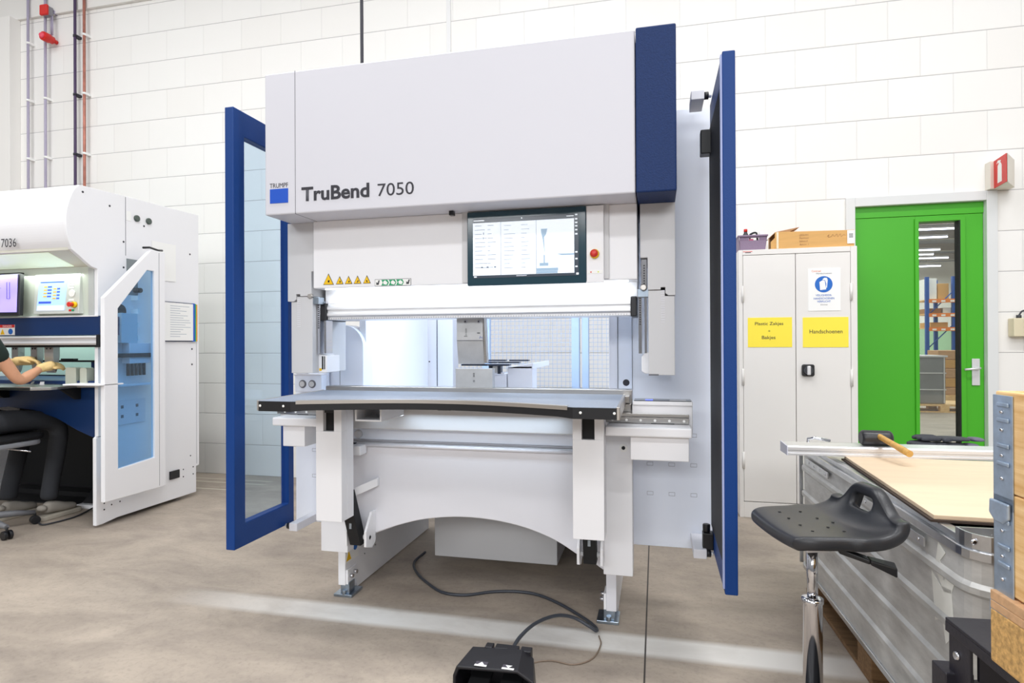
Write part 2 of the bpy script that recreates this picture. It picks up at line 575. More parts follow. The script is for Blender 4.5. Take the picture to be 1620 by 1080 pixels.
# door with its frame
dr = MB()
dr.box(1.44, 1.505, 5.155, 5.36, 0, 2.40); dr.box(2.385, 2.455, 5.155, 5.36, 0, 2.40); dr.box(1.505, 2.385, 5.155, 5.36, 2.33, 2.40)
door = struct('door_1', dr, FRG, 0.003)
ORG[door.name] = Vector((0, 0, 0))
MB().box(1.505, 2.385, 5.20, 5.25, 2.245, 2.33).build('head_panel', DOORG, door, 0.002)
lf = MB()
lf.box(1.507, 1.935, 5.205, 5.255, 0.01, 2.243)
lf.box(1.935, 2.26, 5.205, 5.255, 2.205, 2.243); lf.box(1.935, 2.26, 5.205, 5.255, 0.01, 0.14)
lf.box(2.255, 2.383, 5.205, 5.255, 0.01, 2.243)
lf.build('leaf', DOORG, door, 0.002)
MB().frame([(1.925, 0.12), (2.262, 0.12), (2.262, 2.222), (1.925, 2.222)], [(1.952, 0.15), (2.228, 0.15), (2.228, 2.196), (1.952, 2.196)], 'y', 5.188, 5.27).build('glazing_bead', DOORG, door, 0.003)
MB().box(2.219, 2.228, 5.19, 5.262, 0.15, 2.196).build('gasket', BLACKM, door)
MB().box(1.952, 2.228, 5.226, 5.232, 0.15, 2.196).build('pane', GLASSD, door)
hp = MB().box(2.30, 2.352, 5.193, 5.205, 0.955, 1.155).build('handle_plate', ALU, door, 0.003)
MB().tube([(2.335, 5.193, 1.085), (2.335, 5.155, 1.085), (2.32, 5.15, 1.083), (2.235, 5.15, 1.075)], 0.0085, 10).lathe((2.326, 5.19, 1.085), [(0.012, -0.03), (0.012, 0)], 'y', 12).build('handle', ALU, hp)
# far hall behind the door
struct('wall_far', MB().box(2, 26, 32, 32.2, 0, 6).box(1.5, 1.7, 5.36, 32, 0, 6).box(22, 22.2, 5.36, 32, 0, 6), mat('far_wall_paint', 'E6E4DE', 0.6))
struct('wall_dado', MB().box(2, 22, 31.97, 32, 0, 1.9), mat('pale_green_paint', 'A5C9A4', 0.6))
struct('ceiling', MB().box(1.5, 22, 5.36, 32, 5.0, 5.1), mat('dark_profiled_ceiling', '7A7D86', 0.7))
for k, yy in enumerate((8, 11, 14, 17, 20, 23, 26, 29)):
    struct('trim_%d' % (k+4), MB().box(1.7, 22, yy, yy+0.14, 4.72, 5.0), mat('ceiling_girder', 'A9A29A', 0.6))

# ------------------------------------------------------------------ press brake (the large one, middle)
pb = thing('press_brake', 'large white press brake with navy corner panel and touch screen above a grey table', 'press brake', (-0.80, 2.9, 0))
CX0, CX1 = -1.685, 0.079
# head cover
cv = MB().box(CX0, -0.0735, 2.35, 3.45, 1.857, 2.484).build('head_cover', mat('cool_white_powder_coat', 'D2D2DA', 0.42, bump=0.04, bscale=600), pb, 0.006)
MB().box(-0.0705, CX1, 2.346, 3.45, 1.857, 2.488).build('corner_panel', NAVY, pb, 0.006)
MB().box(-1.5345, -1.5325, 2.3492, 2.352, 1.857, 2.484).box(-1.5345, -1.5325, 2.35, 2.54, 1.8562, 1.858).build('cover_seam', SEAM, cv)
text('lettering', 'TRUMPF', INK, cv, -1.660, -1.569, 1.976, 1.996, 2.3485)
MB().box(-1.659, -1.569, 2.3482, 2.350, 1.908, 1.971).build('logo_square', LOGO, cv)
text('lettering', 'TruBend', INK, cv, -1.503, -1.180, 1.908, 1.970, 2.3485, bold=0.028)
text('lettering', '7050', INK, cv, -1.142, -0.978, 1.909, 1.962, 2.3485, bold=0.0)
# stop block under the cover edge
MB().box(-0.865, -0.845, 2.462, 2.49, 1.838, 1.857).build('sensor', BLACK, cv, 0.002)
# moving ram panel
ram = MB().box(-1.552, -0.073, 2.52, 2.78, 1.545, 1.857).build('ram_panel', WHT2, pb, 0.004)
# control panel on the ram
MB().box(-0.822, -0.186, 2.512, 2.53, 1.550, 1.868).build('panel_backing', LGREY, pb, 0.002)
scr = MB().box(-0.793, -0.279, 2.496, 2.514, 1.534, 1.852).build('touch_screen', SCRG, pb, 0.003)
SX0, SX1, SZ0, SZ1 = -0.766, -0.310, 1.566, 1.822
MB().box(SX0, SX1, 2.4945, 2.497, SZ0, SZ1).build('display_bezel', SCRD, scr)
ui = MB()
ya, yb_ = 2.4930, 2.4946
ui.box(SX0, -0.328, ya, yb_, 1.577, 1.803)
ui.build('display', SCRW, scr)
ln = MB()
for x in (-0.643, -0.489):
    ln.box(x, x+0.0012, 2.4922, 2.4931, 1.577, 1.803)
random.seed(3)
for k in range(11):
    z = 1.79 - 0.018*k
    ln.box(-0.757, -0.757+random.uniform(0.02, 0.06), 2.4922, 2.4931, z, z+0.0016)
    ln.box(-0.70, -0.70+random.uniform(0.01, 0.04), 2.4922, 2.4931, z, z+0.0016)
    ln.box(-0.628, -0.628+random.uniform(0.02, 0.05), 2.4922, 2.4931, z-0.004, z-0.0028)
    ln.box(-0.553, -0.553+random.uniform(0.01, 0.04), 2.4922, 2.4931, z-0.004, z-0.0028)
ln.box(-0.72, -0.717, 2.4922, 2.4931, 1.752, 1.762); ln.box(-0.72, -0.718, 2.4922, 2.4931, 1.732, 1.742)
for x in (-0.73, -0.705, -0.672):
    ln.box(x, x+0.008, 2.4922, 2.4931, 1.609, 1.615)
ln.build('display_lines', SCRL, scr)
pbx = MB()
pbx.prism([(-0.468, 1.765), (-0.441, 1.765), (-0.446, 1.742), (-0.455, 1.73), (-0.452, 1.662), (-0.460, 1.72), (-0.466, 1.745)], 'y', 2.492, 2.4931)
pbx.box(-0.4565, -0.452, 2.492, 2.4931, 1.622, 1.655)
pbx.box(-0.474, -0.437, 2.492, 2.4931, 1.610, 1.622)
pbx.box(-0.487, -0.396, 2.492, 2.4931, 1.588, 1.600)
pbx.box(-0.487, -0.398, 2.492, 2.4931, 1.578, 1.587)
pbx.prism([(-0.40, 1.658), (-0.328, 1.658), (-0.328, 1.652), (-0.38, 1.652)], 'y', 2.492, 2.4931)
pbx.build('display_tools', mat('screen_tool_blue', '9DBAD4', 0.3, emit=0.15), scr)
ic = MB()
for z in (1.815, 1.797, 1.782, 1.768, 1.752, 1.735, 1.66, 1.632, 1.60):
    ic.box(-0.324, -0.3145, 2.4932, 2.4946, z, z+0.006)
ic.box(-0.763, -0.715, 2.4932, 2.4946, 1.811, 1.815)
ic.box(-0.36, -0.33, 2.4932, 2.4946, 1.812, 1.815)
ic.lathe((-0.551, 2.4946, 1.816), [(0.003, -0.001), (0.003, 0)], 'y', 10)
ic.box(-0.762, -0.75, 2.4932, 2.4946, 1.569, 1.574); ic.box(-0.32, -0.31, 2.4932, 2.4946, 1.569, 1.577)
ic.box(-0.575, -0.53, 2.4932, 2.4946, 1.571, 1.573)
ic.build('display_icons', SCRW, scr)
bp = MB().box(-0.278, -0.207, 2.498, 2.514, 1.535, 1.852).build('button_strip', WHT2, pb, 0.002)
MB().lathe((-0.244, 2.498, 1.652), [(0.016, -0.012), (0.019, -0.01), (0.019, 0)], 'y', 24).build('button_collar', YEL, bp)
MB().lathe((-0.2455, 2.486, 1.653), [(0.004, -0.012), (0.011, -0.0105), (0.0155, -0.005), (0.0165, 0.0)], 'y', 24).build('emergency_button', PRED, bp)
MB().box(-0.274, -0.212, 2.4965, 2.4985, 1.571, 1.584).build('indicator_row', PAPER, bp)
MB().box(-0.262, -0.257, 2.4955, 2.497, 1.575, 1.580).build('red_lamp', RED, bp)
MB().box(-0.232, -0.227, 2.4955, 2.497, 1.575, 1.580).build('yellow_lamp', mat('lime', 'D8E83A', 0.4), bp)
# warning stickers
def tri(mb, x0, x1, z0, z1, y0, y1):
    mb.prism([(x0, z0), (x1, z0), ((x0+x1)/2, z1)], 'y', y0, y1)
st = MB(); sb = MB(); sg = MB()
xs = [(-1.500, -1.446, 1.560, 1.612), (-1.435, -1.397, 1.561, 1.598), (-1.390, -1.352, 1.561, 1.598), (-1.345, -1.307, 1.561, 1.598), (-1.298, -1.260, 1.561, 1.598)]
for a, b, c, d in xs:
    tri(sb, a, b, c, d, 2.5185, 2.5200)
    tri(st, a+0.003, b-0.003, c+0.002, d-0.005, 2.5175, 2.5186)
    k = (b-a)
    for _ in range(3):
        px, pz = a+k*random.uniform(0.4, 0.55), c+k*random.uniform(0.14, 0.3)
        sg.box(px, px+k*0.13, 2.5168, 2.5176, pz, pz+k*0.1)
sb.build('sticker_border', INK, ram); st.build('warning_sticker', YEL, ram); sg.build('sticker_pictogram', INK, ram)
MB().box(-1.240, -1.064, 2.5185, 2.520, 1.546, 1.578).build('sticker_border', SEAM, ram)
MB().box(-1.238, -1.066, 2.5176, 2.5186, 1.548, 1.576).build('instruction_sticker', PAPER, ram)
gs = MB()
for a in (-1.207, -1.171, -1.135):
    gs.prism([(a, 1.549), (a+0.030, 1.549), (a+0.037, 1.562), (a+0.030, 1.575), (a, 1.575), (a+0.007, 1.562)], 'y', 2.5168, 2.5177)
gs.build('instruction_arrows', GREEN, ram)
hs = MB()
for a in (-1.196, -1.158, -1.122):
    hs.prism([(a, 1.555), (a+0.014, 1.552), (a+0.02, 1.562), (a+0.008, 1.572), (a-0.002, 1.566)], 'y', 2.5160, 2.5169)
hs.build('sticker_hand', PAPER, ram)
gk = MB()
for a in (-1.232, -1.086):
    gk.prism([(a, 1.553), (a+0.012, 1.553), (a+0.017, 1.573), (a+0.011, 1.573), (a+0.007, 1.561), (a, 1.565)], 'y', 2.5168, 2.5177)
gk.build('sticker_pictogram', DGREY, ram)
# lower ram: bright strip lamp recess, clamping bar
MB().box(-1.548, -0.075, 2.618, 2.78, 1.478, 1.545).build('ram_underside', WHT2, pb, 0.003)
MB().box(-1.50, -0.11, 2.535, 2.55, 1.538, 1.5445).build('strip_lamp', LED, pb)
cb = MB()
cb.prism([(2.615, 1.478), (2.612, 1.468), (2.606, 1.462), (2.606, 1.450), (2.612, 1.446), (2.612, 1.436), (2.606, 1.432), (2.606, 1.421), (2.615, 1.414), (2.615, 1.402), (2.78, 1.402), (2.78, 1.478)], 'x', -1.533, -0.104)
bar = cb.build('clamping_bar', ALU, pb, 0.0015)
bc = MB()
bc.box(-1.562, -1.533, 2.598, 2.79, 1.397, 1.482)
bc.box(-0.104, -0.078, 2.598, 2.79, 1.397, 1.482)
bc.build('bar_end_cap', BLACK, bar, 0.004)
sc_ = MB()
for k in range(120):
    x = -1.525 + k*0.0118
    sc_.box(x, x+0.0012, 2.6135, 2.6148, 1.404, 1.410 if k % 5 else 1.4125)
sc_.build('scale_marks', SEAM, bar)
# grey side covers with notched lower part
for s, X0, X1 in ((-1, -1.700, -1.563), (1, -0.062, 0.078)):
    def mx(x): return x
    if s < 0:
        up_ = [(X0, 1.857), (X0, 1.488), (X0+0.032, 1.488), (X0+0.045, 1.498), (X0+0.045, 1.522), (X0+0.065, 1.522), (X0+0.065, 1.512), (X1-0.012, 1.512), (X1-0.012, 1.627), (X1, 1.627), (X1, 1.857)]
        lo_ = [(X0+0.015, 1.486), (X0+0.015, 1.149), (X1-0.010, 1.149), (X1-0.010, 1.510), (X0+0.066, 1.510), (X0+0.044, 1.510), (X0+0.044, 1.486)]
        ribs = (X0+0.047, X0+0.063)
    else:
        up_ = [(X0, 1.857), (X0, 1.635), (X0+0.030, 1.635), (X0+0.030, 1.502), (X0+0.082, 1.502), (X0+0.082, 1.512), (X0+0.100, 1.512), (X0+0.100, 1.488), (X0+0.112, 1.478), (X1, 1.478), (X1, 1.857)]
        lo_ = [(X0+0.032, 1.500), (X0+0.032, 1.152), (X1-0.003, 1.152), (X1-0.003, 1.476), (X0+0.098, 1.476), (X0+0.098, 1.500)]
        ribs = (X0+0.082, X0+0.098)
    MB().prism(up_, 'y', 2.54, 2.9).build('side_cover', LGREY, pb, 0.002)
    lw = MB().prism(lo_, 'y', 2.546, 2.86).build('lower_side_cover', LGREY, pb, 0.002)
    rb = MB()
    for k in range(14):
        z = 1.498 - 0.0098*k
        rb.box(ribs[0], ribs[1], 2.5445, 2.547, z-0.0028, z)
    rb.build('adjustment_ribs', WHT, lw)
MB().box(-0.030, 0.010, 2.542, 2.55, 1.1505, 1.1565).build('cover_latch', SEAM, pb)
# laser sensor arms each side of the clamping bar
for s in (-1, 1):
    cx = -1.588 if s < 0 else -0.047
    sa = MB()
    sa.box(cx-0.012, cx+0.012, 2.56, 2.60, 1.51, 1.632)
    arm = sa.build('slide_rail', CHROME, pb, 0.002)
    MB().box(cx-0.026 if s > 0 else cx-0.002, cx+0.02 if s > 0 else cx+0.045, 2.552, 2.60, 1.474, 1.508).build('bracket', ZINC, arm, 0.002)
    MB().lathe((cx-0.002 if s > 0 else cx+0.004, 2.552, 1.513), [(0.010, -0.014), (0.014, -0.010), (0.014, 0)], 'y', 18).build('knob', SATIN, arm)
    xr = cx+0.038 if s < 0 else cx-0.006
    MB().box(xr-0.018, xr-0.004, 2.58, 2.61, 1.24, 1.49).box(xr+0.006, xr+0.016, 2.60, 2.66, 1.24, 1.49).build('guide_strip', CHROME, arm, 0.001)
    hl = MB()
    for k in range(12):
        hl.box(xr-0.0135, xr-0.0085, 2.5785, 2.5805, 1.468-0.0098*k, 1.473-0.0098*k)
    for k in range(9):
        hl.box(cx-0.002, cx+0.003, 2.5585, 2.5602, 1.602-0.0105*k, 1.607-0.0105*k)
    hl.build('index_holes', BLACKM, arm)
    if s < 0:
        rc = MB().prism([(-1.577, 1.245), (-1.555, 1.232), (-1.530, 1.232), (-1.530, 1.150), (-1.577, 1.145)], 'y', 2.60, 2.72).build('receiver_housing', WHT2, pb, 0.003)
        MB().box(-1.556, -1.549, 2.598, 2.602, 1.165, 1.228).box(-1.544, -1.540, 2.598, 2.602, 1.165, 1.228).build('receiver_slot', BLACKM, rc)
        MB().box(-1.570, -1.558, 2.5985, 2.601, 1.158, 1.170).build('yellow_sticker', YEL, rc)
    else:
        rc = MB().prism([(-0.046, 1.245), (-0.060, 1.225), (-0.060, 1.165), (-0.046, 1.155), (-0.02, 1.155), (-0.02, 1.245)], 'y', 2.60, 2.72).build('receiver_housing', WHT2, pb, 0.003)

# brush table
TZ = 1.058
tb = MB()
prof = [(-1.568, 2.14), (-1.42, 2.14), (-1.36, 2.16), (-1.25, 2.202), (-1.10, 2.246), (-0.97, 2.27), (-0.855, 2.278), (-0.74, 2.27), (-0.61, 2.246), (-0.46, 2.202), (-0.36, 2.165), (-0.29, 2.14), (-0.133, 2.14), (-0.139, 2.70), (-1.606, 2.70)]
tb.prism(prof, 'z', TZ-0.012, TZ)
table = tb.build('table_top', BRUSHT, pb, 0.001)
ed = MB()
n = 40
def front(x):
    if x < -1.42 or x > -0.29: return 2.137, 0.040
    t = (x+1.42)/1.13
    s = math.sin(math.pi*t)
    e = min(1, min(t, 1-t)/0.05)
    return 2.137 + 0.14*s, 0.040 - 0.004*e
outl = []
X_ = [-1.566] + [-1.42+1.13*k/n for k in range(n+1)] + [-0.136]
for a, b in zip(X_, X_[1:]):
    ya_, ha = front(a+1e-6); yb2, hb = front(b-1e-6)
    ed.hexa([(a, ya_, TZ-0.002-ha), (b, yb2, TZ-0.002-hb), (b, yb2+0.05, TZ-0.002-hb), (a, ya_+0.05, TZ-0.002-ha),
             (a, ya_, TZ-0.002), (b, yb2, TZ-0.002), (b, yb2+0.05, TZ-0.002), (a, ya_+0.05, TZ-0.002)])
ed.build('front_edge', BLACK, table)
ed = MB()
X_ = [-1.40+1.09*k/n for k in range(n+1)]
for a, b in zip(X_, X_[1:]):
    ya_, _ = front(a); yb2, _ = front(b)
    ed.hexa([(a, ya_-0.003, TZ-0.012), (b, yb2-0.003, TZ-0.012), (b, yb2+0.03, TZ-0.012), (a, ya_+0.03, TZ-0.012),
             (a, ya_-0.003, TZ+0.002), (b, yb2-0.003, TZ+0.002), (b, yb2+0.03, TZ+0.002), (a, ya_+0.03, TZ+0.002)])
ed.build('steel_edge_strip', SATIN, table)
MB().prism([(-1.574, 2.138), (-1.566, 2.138), (-1.604, 2.70), (-1.612, 2.70)], 'z', TZ-0.04, TZ+0.002).build('side_trim', SATIN, table, 0.002)
MB().prism([(-0.136, 2.138), (-0.124, 2.138), (-0.130, 2.70), (-0.142, 2.70)], 'z', TZ-0.044, TZ+0.002).build('side_trim', SATIN, table, 0.002)
bl = MB()
for x in (-1.558, -1.452, -0.262, -0.143):
    bl.lathe((x, 2.138, TZ-0.020), [(0.003, -0.003), (0.005, -0.002), (0.005, 0.001)], 'y', 12)
bl.build('screw', PAPER, table)
# die holder rail behind the table
dh = MB().box(-1.596, -0.103, 2.70, 2.78, 0.99, 1.078).build('die_rail', STEEL, pb, 0.002)
MB().box(-0.145, -0.112, 2.62, 2.70, 1.028, 1.058).box(-0.15, -0.106, 2.66, 2.70, 0.985, 1.02).build('rail_clamp', STEEL, dh, 0.002)

# table support arms (bending aids)
for X0, X1, side in ((-1.499, -1.371, 1), (-0.333, -0.206, 0)):
    a = MB()
    a.box(X0, X0+0.037, 2.45, 2.50, 0.893, 1.0); a.box(X1-0.038, X1, 2.45, 2.50, 0.893, 1.0)
    a.box(X0, X1, 2.45, 2.50, 0.488, 0.893)
    a.box(X0, X0+0.004, 2.50, 2.53, 0.488, 1.0); a.box(X1-0.004, X1, 2.50, 2.56, 0.488, 1.0)
    sup = a.build('support_arm', WHT2, pb, 0.004)
    MB().box(X0+0.037, X1-0.038, 2.475, 2.50, 0.893, 0.975).build('slot_insert', BLACKM, sup)
    MB().box(X0+0.037, X1-0.038, 2.46, 2.53, 0.975, 1.0).box(X0+0.02, X1-0.01, 2.40, 2.60, 1.0, 1.016).build('hinge_plate', BLACK if side else ZINC, sup, 0.002)
    c = (X0+X1)/2 + (0.02 if side else -0.012)
    lean = 0.03 if side else 0.0
    b = MB().hexa([(c-0.028+lean, 2.60, 0.335), (c+0.028+lean, 2.60, 0.335), (c+0.028+lean, 2.66, 0.335), (c-0.028+lean, 2.66, 0.335),
                   (c-0.028, 2.54, 0.60), (c+0.028, 2.54, 0.60), (c+0.028, 2.60, 0.60), (c-0.028, 2.60, 0.60)])
    lvr = b.build('slotted_lever', BLACKM, sup, 0.003)
    MB().box(c-0.006+lean*0.6, c+0.006+lean*0.6, 2.575, 2.60, 0.42, 0.50).lathe((c+lean*0.8, 2.606, 0.415), [(0.011, -0.02), (0.011, 0)], 'y', 12).build('lever_slot', ZINC, lvr)
    ck = MB()
    for q in (-1, 1):
        px = c + lean + q*0.050
        ck.prism([(2.60, 0.33), (2.66, 0.31), (2.70, 0.33), (2.70, 0.48), (2.66, 0.48), (2.60, 0.40)], 'x', px-0.006, px+0.006)
    ck.cyl((c+lean-0.056, 2.64, 0.365), (c+lean+0.056, 2.64, 0.365), 0.012)
    ck.build('clevis', WHT2, sup, 0.002)
lk = MB().hexa([(-1.462, 2.56, 0.72), (-1.450, 2.56, 0.72), (-1.450, 2.69, 0.72), (-1.462, 2.69, 0.72), (-1.462, 2.50, 0.80), (-1.450, 2.50, 0.80), (-1.450, 2.69, 0.86), (-1.462, 2.69, 0.86)])
lk.build('link_plate', WHT2, pb, 0.003)
lk = MB().box(-1.455, -1.37, 2.62, 2.69, 0.755, 0.80)
lk.build('link_lug', WHT2, pb, 0.003)
lk = MB()
lk.hexa([(-1.40, 2.62, 0.56), (-1.31, 2.68, 0.60), (-1.31, 2.70, 0.60), (-1.40, 2.64, 0.56), (-1.40, 2.62, 0.60), (-1.31, 2.68, 0.64), (-1.31, 2.70, 0.64), (-1.40, 2.64, 0.60)])
lk.build('link_bracket', WHT2, pb, 0.003)

# lower beam with its arch
yF = 2.70
beam = MB()
arch = [(-1.62, 0.262), (-1.50, 0.262), (-1.46, 0.29), (-1.36, 0.345), (-1.24, 0.393), (-1.10, 0.435), (-0.96, 0.457), (-0.84, 0.463), (-0.72, 0.455), (-0.60, 0.435), (-0.50, 0.405), (-0.42, 0.370), (-0.34, 0.325), (-0.26, 0.27), (-0.24, 0.257), (-0.106, 0.257), (-0.106, 0.99), (-1.62, 0.99)]
beam.prism(arch, 'y', 2.76, 2.88)
beam.build('lower_beam', WHT, pb, 0.004)
lip = MB()
cur = [(-1.47, 0.300), (-1.36, 0.355), (-1.24, 0.403), (-1.10, 0.445), (-0.96, 0.467), (-0.84, 0.472), (-0.72, 0.465), (-0.60, 0.445), (-0.50, 0.415), (-0.42, 0.380), (-0.345, 0.335)]
cs = [tuple(p) for p in spline([(a, 0, b) for a, b in cur], 4)]
cs = [(p[0], p[2]) for p in cs]
lip.prism(cs + [(-0.345, 0.80), (-1.47, 0.80)], 'y', yF, 2.76)
lip.build('curved_front_panel', WHT, pb, 0.004)
MB().box(-1.47, -0.345, yF-0.001, 2.758, 0.80, 0.804).build('panel_gap', LGREY, pb)
MB().cyl((-1.42, yF-0.014, 0.797), (-0.34, yF-0.014, 0.797), 0.009).build('tie_rod', WHT, pb)
MB().box(-1.455, -1.425, yF-0.026, yF-0.005, 0.79, 0.805).build('rod_end', INK, pb, 0.002)
MB().box(-1.47, -0.345, 2.735, 2.765, 0.815, 0.875).build('recess_panel', WING, pb, 0.002)
MB().box(-1.47, -0.345, 2.66, 2.765, 0.878, 0.99).build('beam_fascia', LGREY, pb, 0.006)
MB().lathe((-1.435, 2.735, 0.840), [(0.017, -0.016), (0.020, -0.012), (0.021, 0)], 'y', 24).build('round_bolt', ALU, pb)
MB().box(-1.358, -1.348, 2.735, 2.76, 0.55, 0.795).build('frame_edge', WHT2, pb)
for X0, X1 in ((-1.625, -1.480), (-0.232, -0.104)):
    MB().box(X0, X1, 2.70, 2.765, 0.259, 0.985).build('end_plate', WHT2, pb, 0.003)
rv = MB().lathe((-0.142, 2.70, 0.823), [(0.018, -0.002), (0.018, 0.0)], 'y', 24).build('port_ring', PAPER, pb)
MB().lathe((-0.142, 2.698, 0.823), [(0.008, -0.003), (0.008, 0.0)], 'y', 18).build('port_hole', BLACKM, rv)
# bracket and dark lamps hanging below the table
br = MB()
br.box(-1.268, -1.260, 2.38, 2.62, 0.958, 1.01); br.box(-1.152, -1.144, 2.38, 2.62, 0.958, 1.01); br.box(-1.268, -1.144, 2.38, 2.62, 0.952, 0.960)
brk = br.build('tray_bracket', WHT2, pb, 0.003)
MB().box(-1.252, -1.165, 2.42, 2.58, 1.0, 1.022).build('lamp_foot', BLACKM, brk, 0.006)
MB().prism([(-0.912, 1.018), (-0.898, 1.004), (-0.838, 1.004), (-0.822, 1.018)], 'y', 2.40, 2.52).build('lamp_foot', BLACKM, pb, 0.004)

# side wings of the lower beam: ledges with steel rails
for s in (-1, 1):
    X0, X1 = (-1.715, -1.600) if s < 0 else (-0.104, 0.127)
    box_ = MB().box(X0, X1, 2.52, 2.74, 0.806, 0.905)
    bx = box_.build('side_box', WHT2, pb, 0.003)
    lx0, lx1 = (-1.752, -1.50) if s < 0 else (-0.204, 0.138)
    lg = MB().box(lx0, lx1, 2.49, 2.64, 0.905, 0.944).build('ledge', WHT2, bx, 0.006)
    bk0, bk1 = (-1.790, -1.60) if s < 0 else (-0.100, 0.146)
    MB().box(bk0, bk1, 2.61, 2.74, 0.905, 0.975 if s < 0 else 1.022).build('rear_box', WHT2, bx, 0.003)
    rx0, rx1 = (-1.797, -1.50) if s < 0 else (-0.215, 0.131)
    rail = MB().box(rx0, rx1, 2.595, 2.612, 0.948, 0.971).box(rx0+0.01, rx1, 2.597, 2.64, 0.974, 0.986).build('steel_rail', STEEL, bx, 0.001)
    hh = MB()
    k = 0
    x = rx1-0.02
    while x > rx0+0.012:
        hh.lathe((x, 2.595, 0.9595), [(0.0055, -0.001), (0.0055, 0.0)], 'y', 12); x -= 0.0585
    hh.build('rail_screw', PAPER, rail)
    MB().box((rx0+rx1)/2-(0.045 if s < 0 else -0.02), (rx0+rx1)/2+(0.012 if s < 0 else 0.115), 2.606, 2.613, 0.944, 0.9475).build('slot', INK, bx)
cpd = MB().box(-0.097, 0.146, 2.60, 2.70, 1.022, 1.040).build('pad_base', WHT2, pb, 0.003)
MB().box(-0.092, 0.141, 2.60, 2.69, 1.0402, 1.0425).build('touch_pad', mat('black_glass', '20262E', 0.1), cpd)
MB().box(-0.045, -0.015, 2.62, 2.64, 1.0426, 1.044).build('pad_light', mat('blue_led', '5A6BFF', 0.4, emit=2.0), cpd)
MB().box(0.055, 0.12, 2.62, 2.64, 1.0426, 1.044).build('pad_keys', ALU, cpd)

# vertical frame plates, sloping base skids, levelling feet
for X0, X1, q in ((-1.583, -1.543, 1), (-0.228, -0.182, -1)):
    fr = MB()
    fr.prism([(2.79, 0.058), (2.79, 0.262), (2.885, 0.262), (2.885, 0.95), (3.01, 0.95), (3.025, 0.98), (3.025, 1.50), (3.01, 1.62), (2.885, 1.62), (2.885, 2.40), (3.95, 2.40), (3.95, 0.004), (2.92, 0.004), (2.90, 0.058)], 'x', X0, X1)
    f = fr.build('side_frame', WHT2 if q > 0 else WHT, pb, 0.003)
    xi = X1 if q > 0 else X0
    pl = MB()
    pl.box(min(xi, xi+q*0.012), max(xi, xi+q*0.012), 2.795, 2.89, 0.062, 0.135)
    pl.build('foot_bracket', WHT2, f, 0.002)
    MB().cyl((xi+q*0.010, 2.82, 0.10), (xi+q*0.030, 2.82, 0.10), 0.010, 10).cyl((xi+q*0.010, 2.86, 0.108), (xi+q*0.030, 2.86, 0.108), 0.010, 10).build('hex_bolt', CHROME, f)
    ft = MB()
    c = (X0+X1)/2 + q*0.012
    ft.box(c-0.055, c+0.045, 2.785, 2.905, 0.0, 0.014)
    ft.box(c-0.024, c+0.024, 2.80, 2.86, 0.014, 0.07)
    ft.cyl((c, 2.795, 0.012), (c, 2.795, 0.034), 0.012, 10)
    ft.build('levelling_foot', ZINC, f, 0.002)
    d = MB()
    for yy, zz in ((3.0, 0.15), (3.0, 0.21), (3.13, 0.155), (3.13, 0.215)):
        d.lathe((xi, yy, zz), [(0.004, 0), (0.004, q*0.001)], 'x', 8)
    d.build('screw_hole', INK, f)
# sign on the inner side of the left frame
sgn = MB().box(-1.5430, -1.5420, 2.79, 2.93, 0.165, 0.262).build('danger_sign', PAPER, pb)
MB().box(-1.5420, -1.5414, 2.79, 2.86, 0.238, 0.262).build('sign_header', RED, sgn)
MB().prism([(2.80, 0.175), (2.85, 0.175), (2.825, 0.225)], 'x', -1.5420, -1.5412).build('sign_triangle', YEL, sgn)
MB().lathe((-1.5420, 2.895, 0.228), [(0.022, 0), (0.022, 0.0008)], 'x', 20).build('sign_disc', SIGNB, sgn)
MB().box(-1.543, -1.540, 3.04, 3.12, 0.215, 0.262).build('vent_slot', SEAM, pb)
MB().box(-1.542, -1.538, 3.05, 3.10, 0.222, 0.262).build('vent_opening', BLACKM, pb)
# hydraulic box slung between the frames at the back
MB().box(-1.25, -0.535, 3.29, 3.60, 0.062, 0.45).build('drive_box', LGREY, pb, 0.004)
MB().box(-1.25, -0.535, 3.292, 3.32, 0.33, 0.334).build('drive_box_seam', SEAM, pb)

MB().box(-1.541, -0.23, 2.89, 3.94, 0.93, 0.948).build('bed_level_panel', WING, pb)  # added panel, keeps the rear light off the floor below
MB().box(-1.15, -0.24, 3.90, 3.94, 0.0, 0.93).build('rear_light_blocker', LGREY, pb, 0.003)  # added panel, blocks backlight under the machine
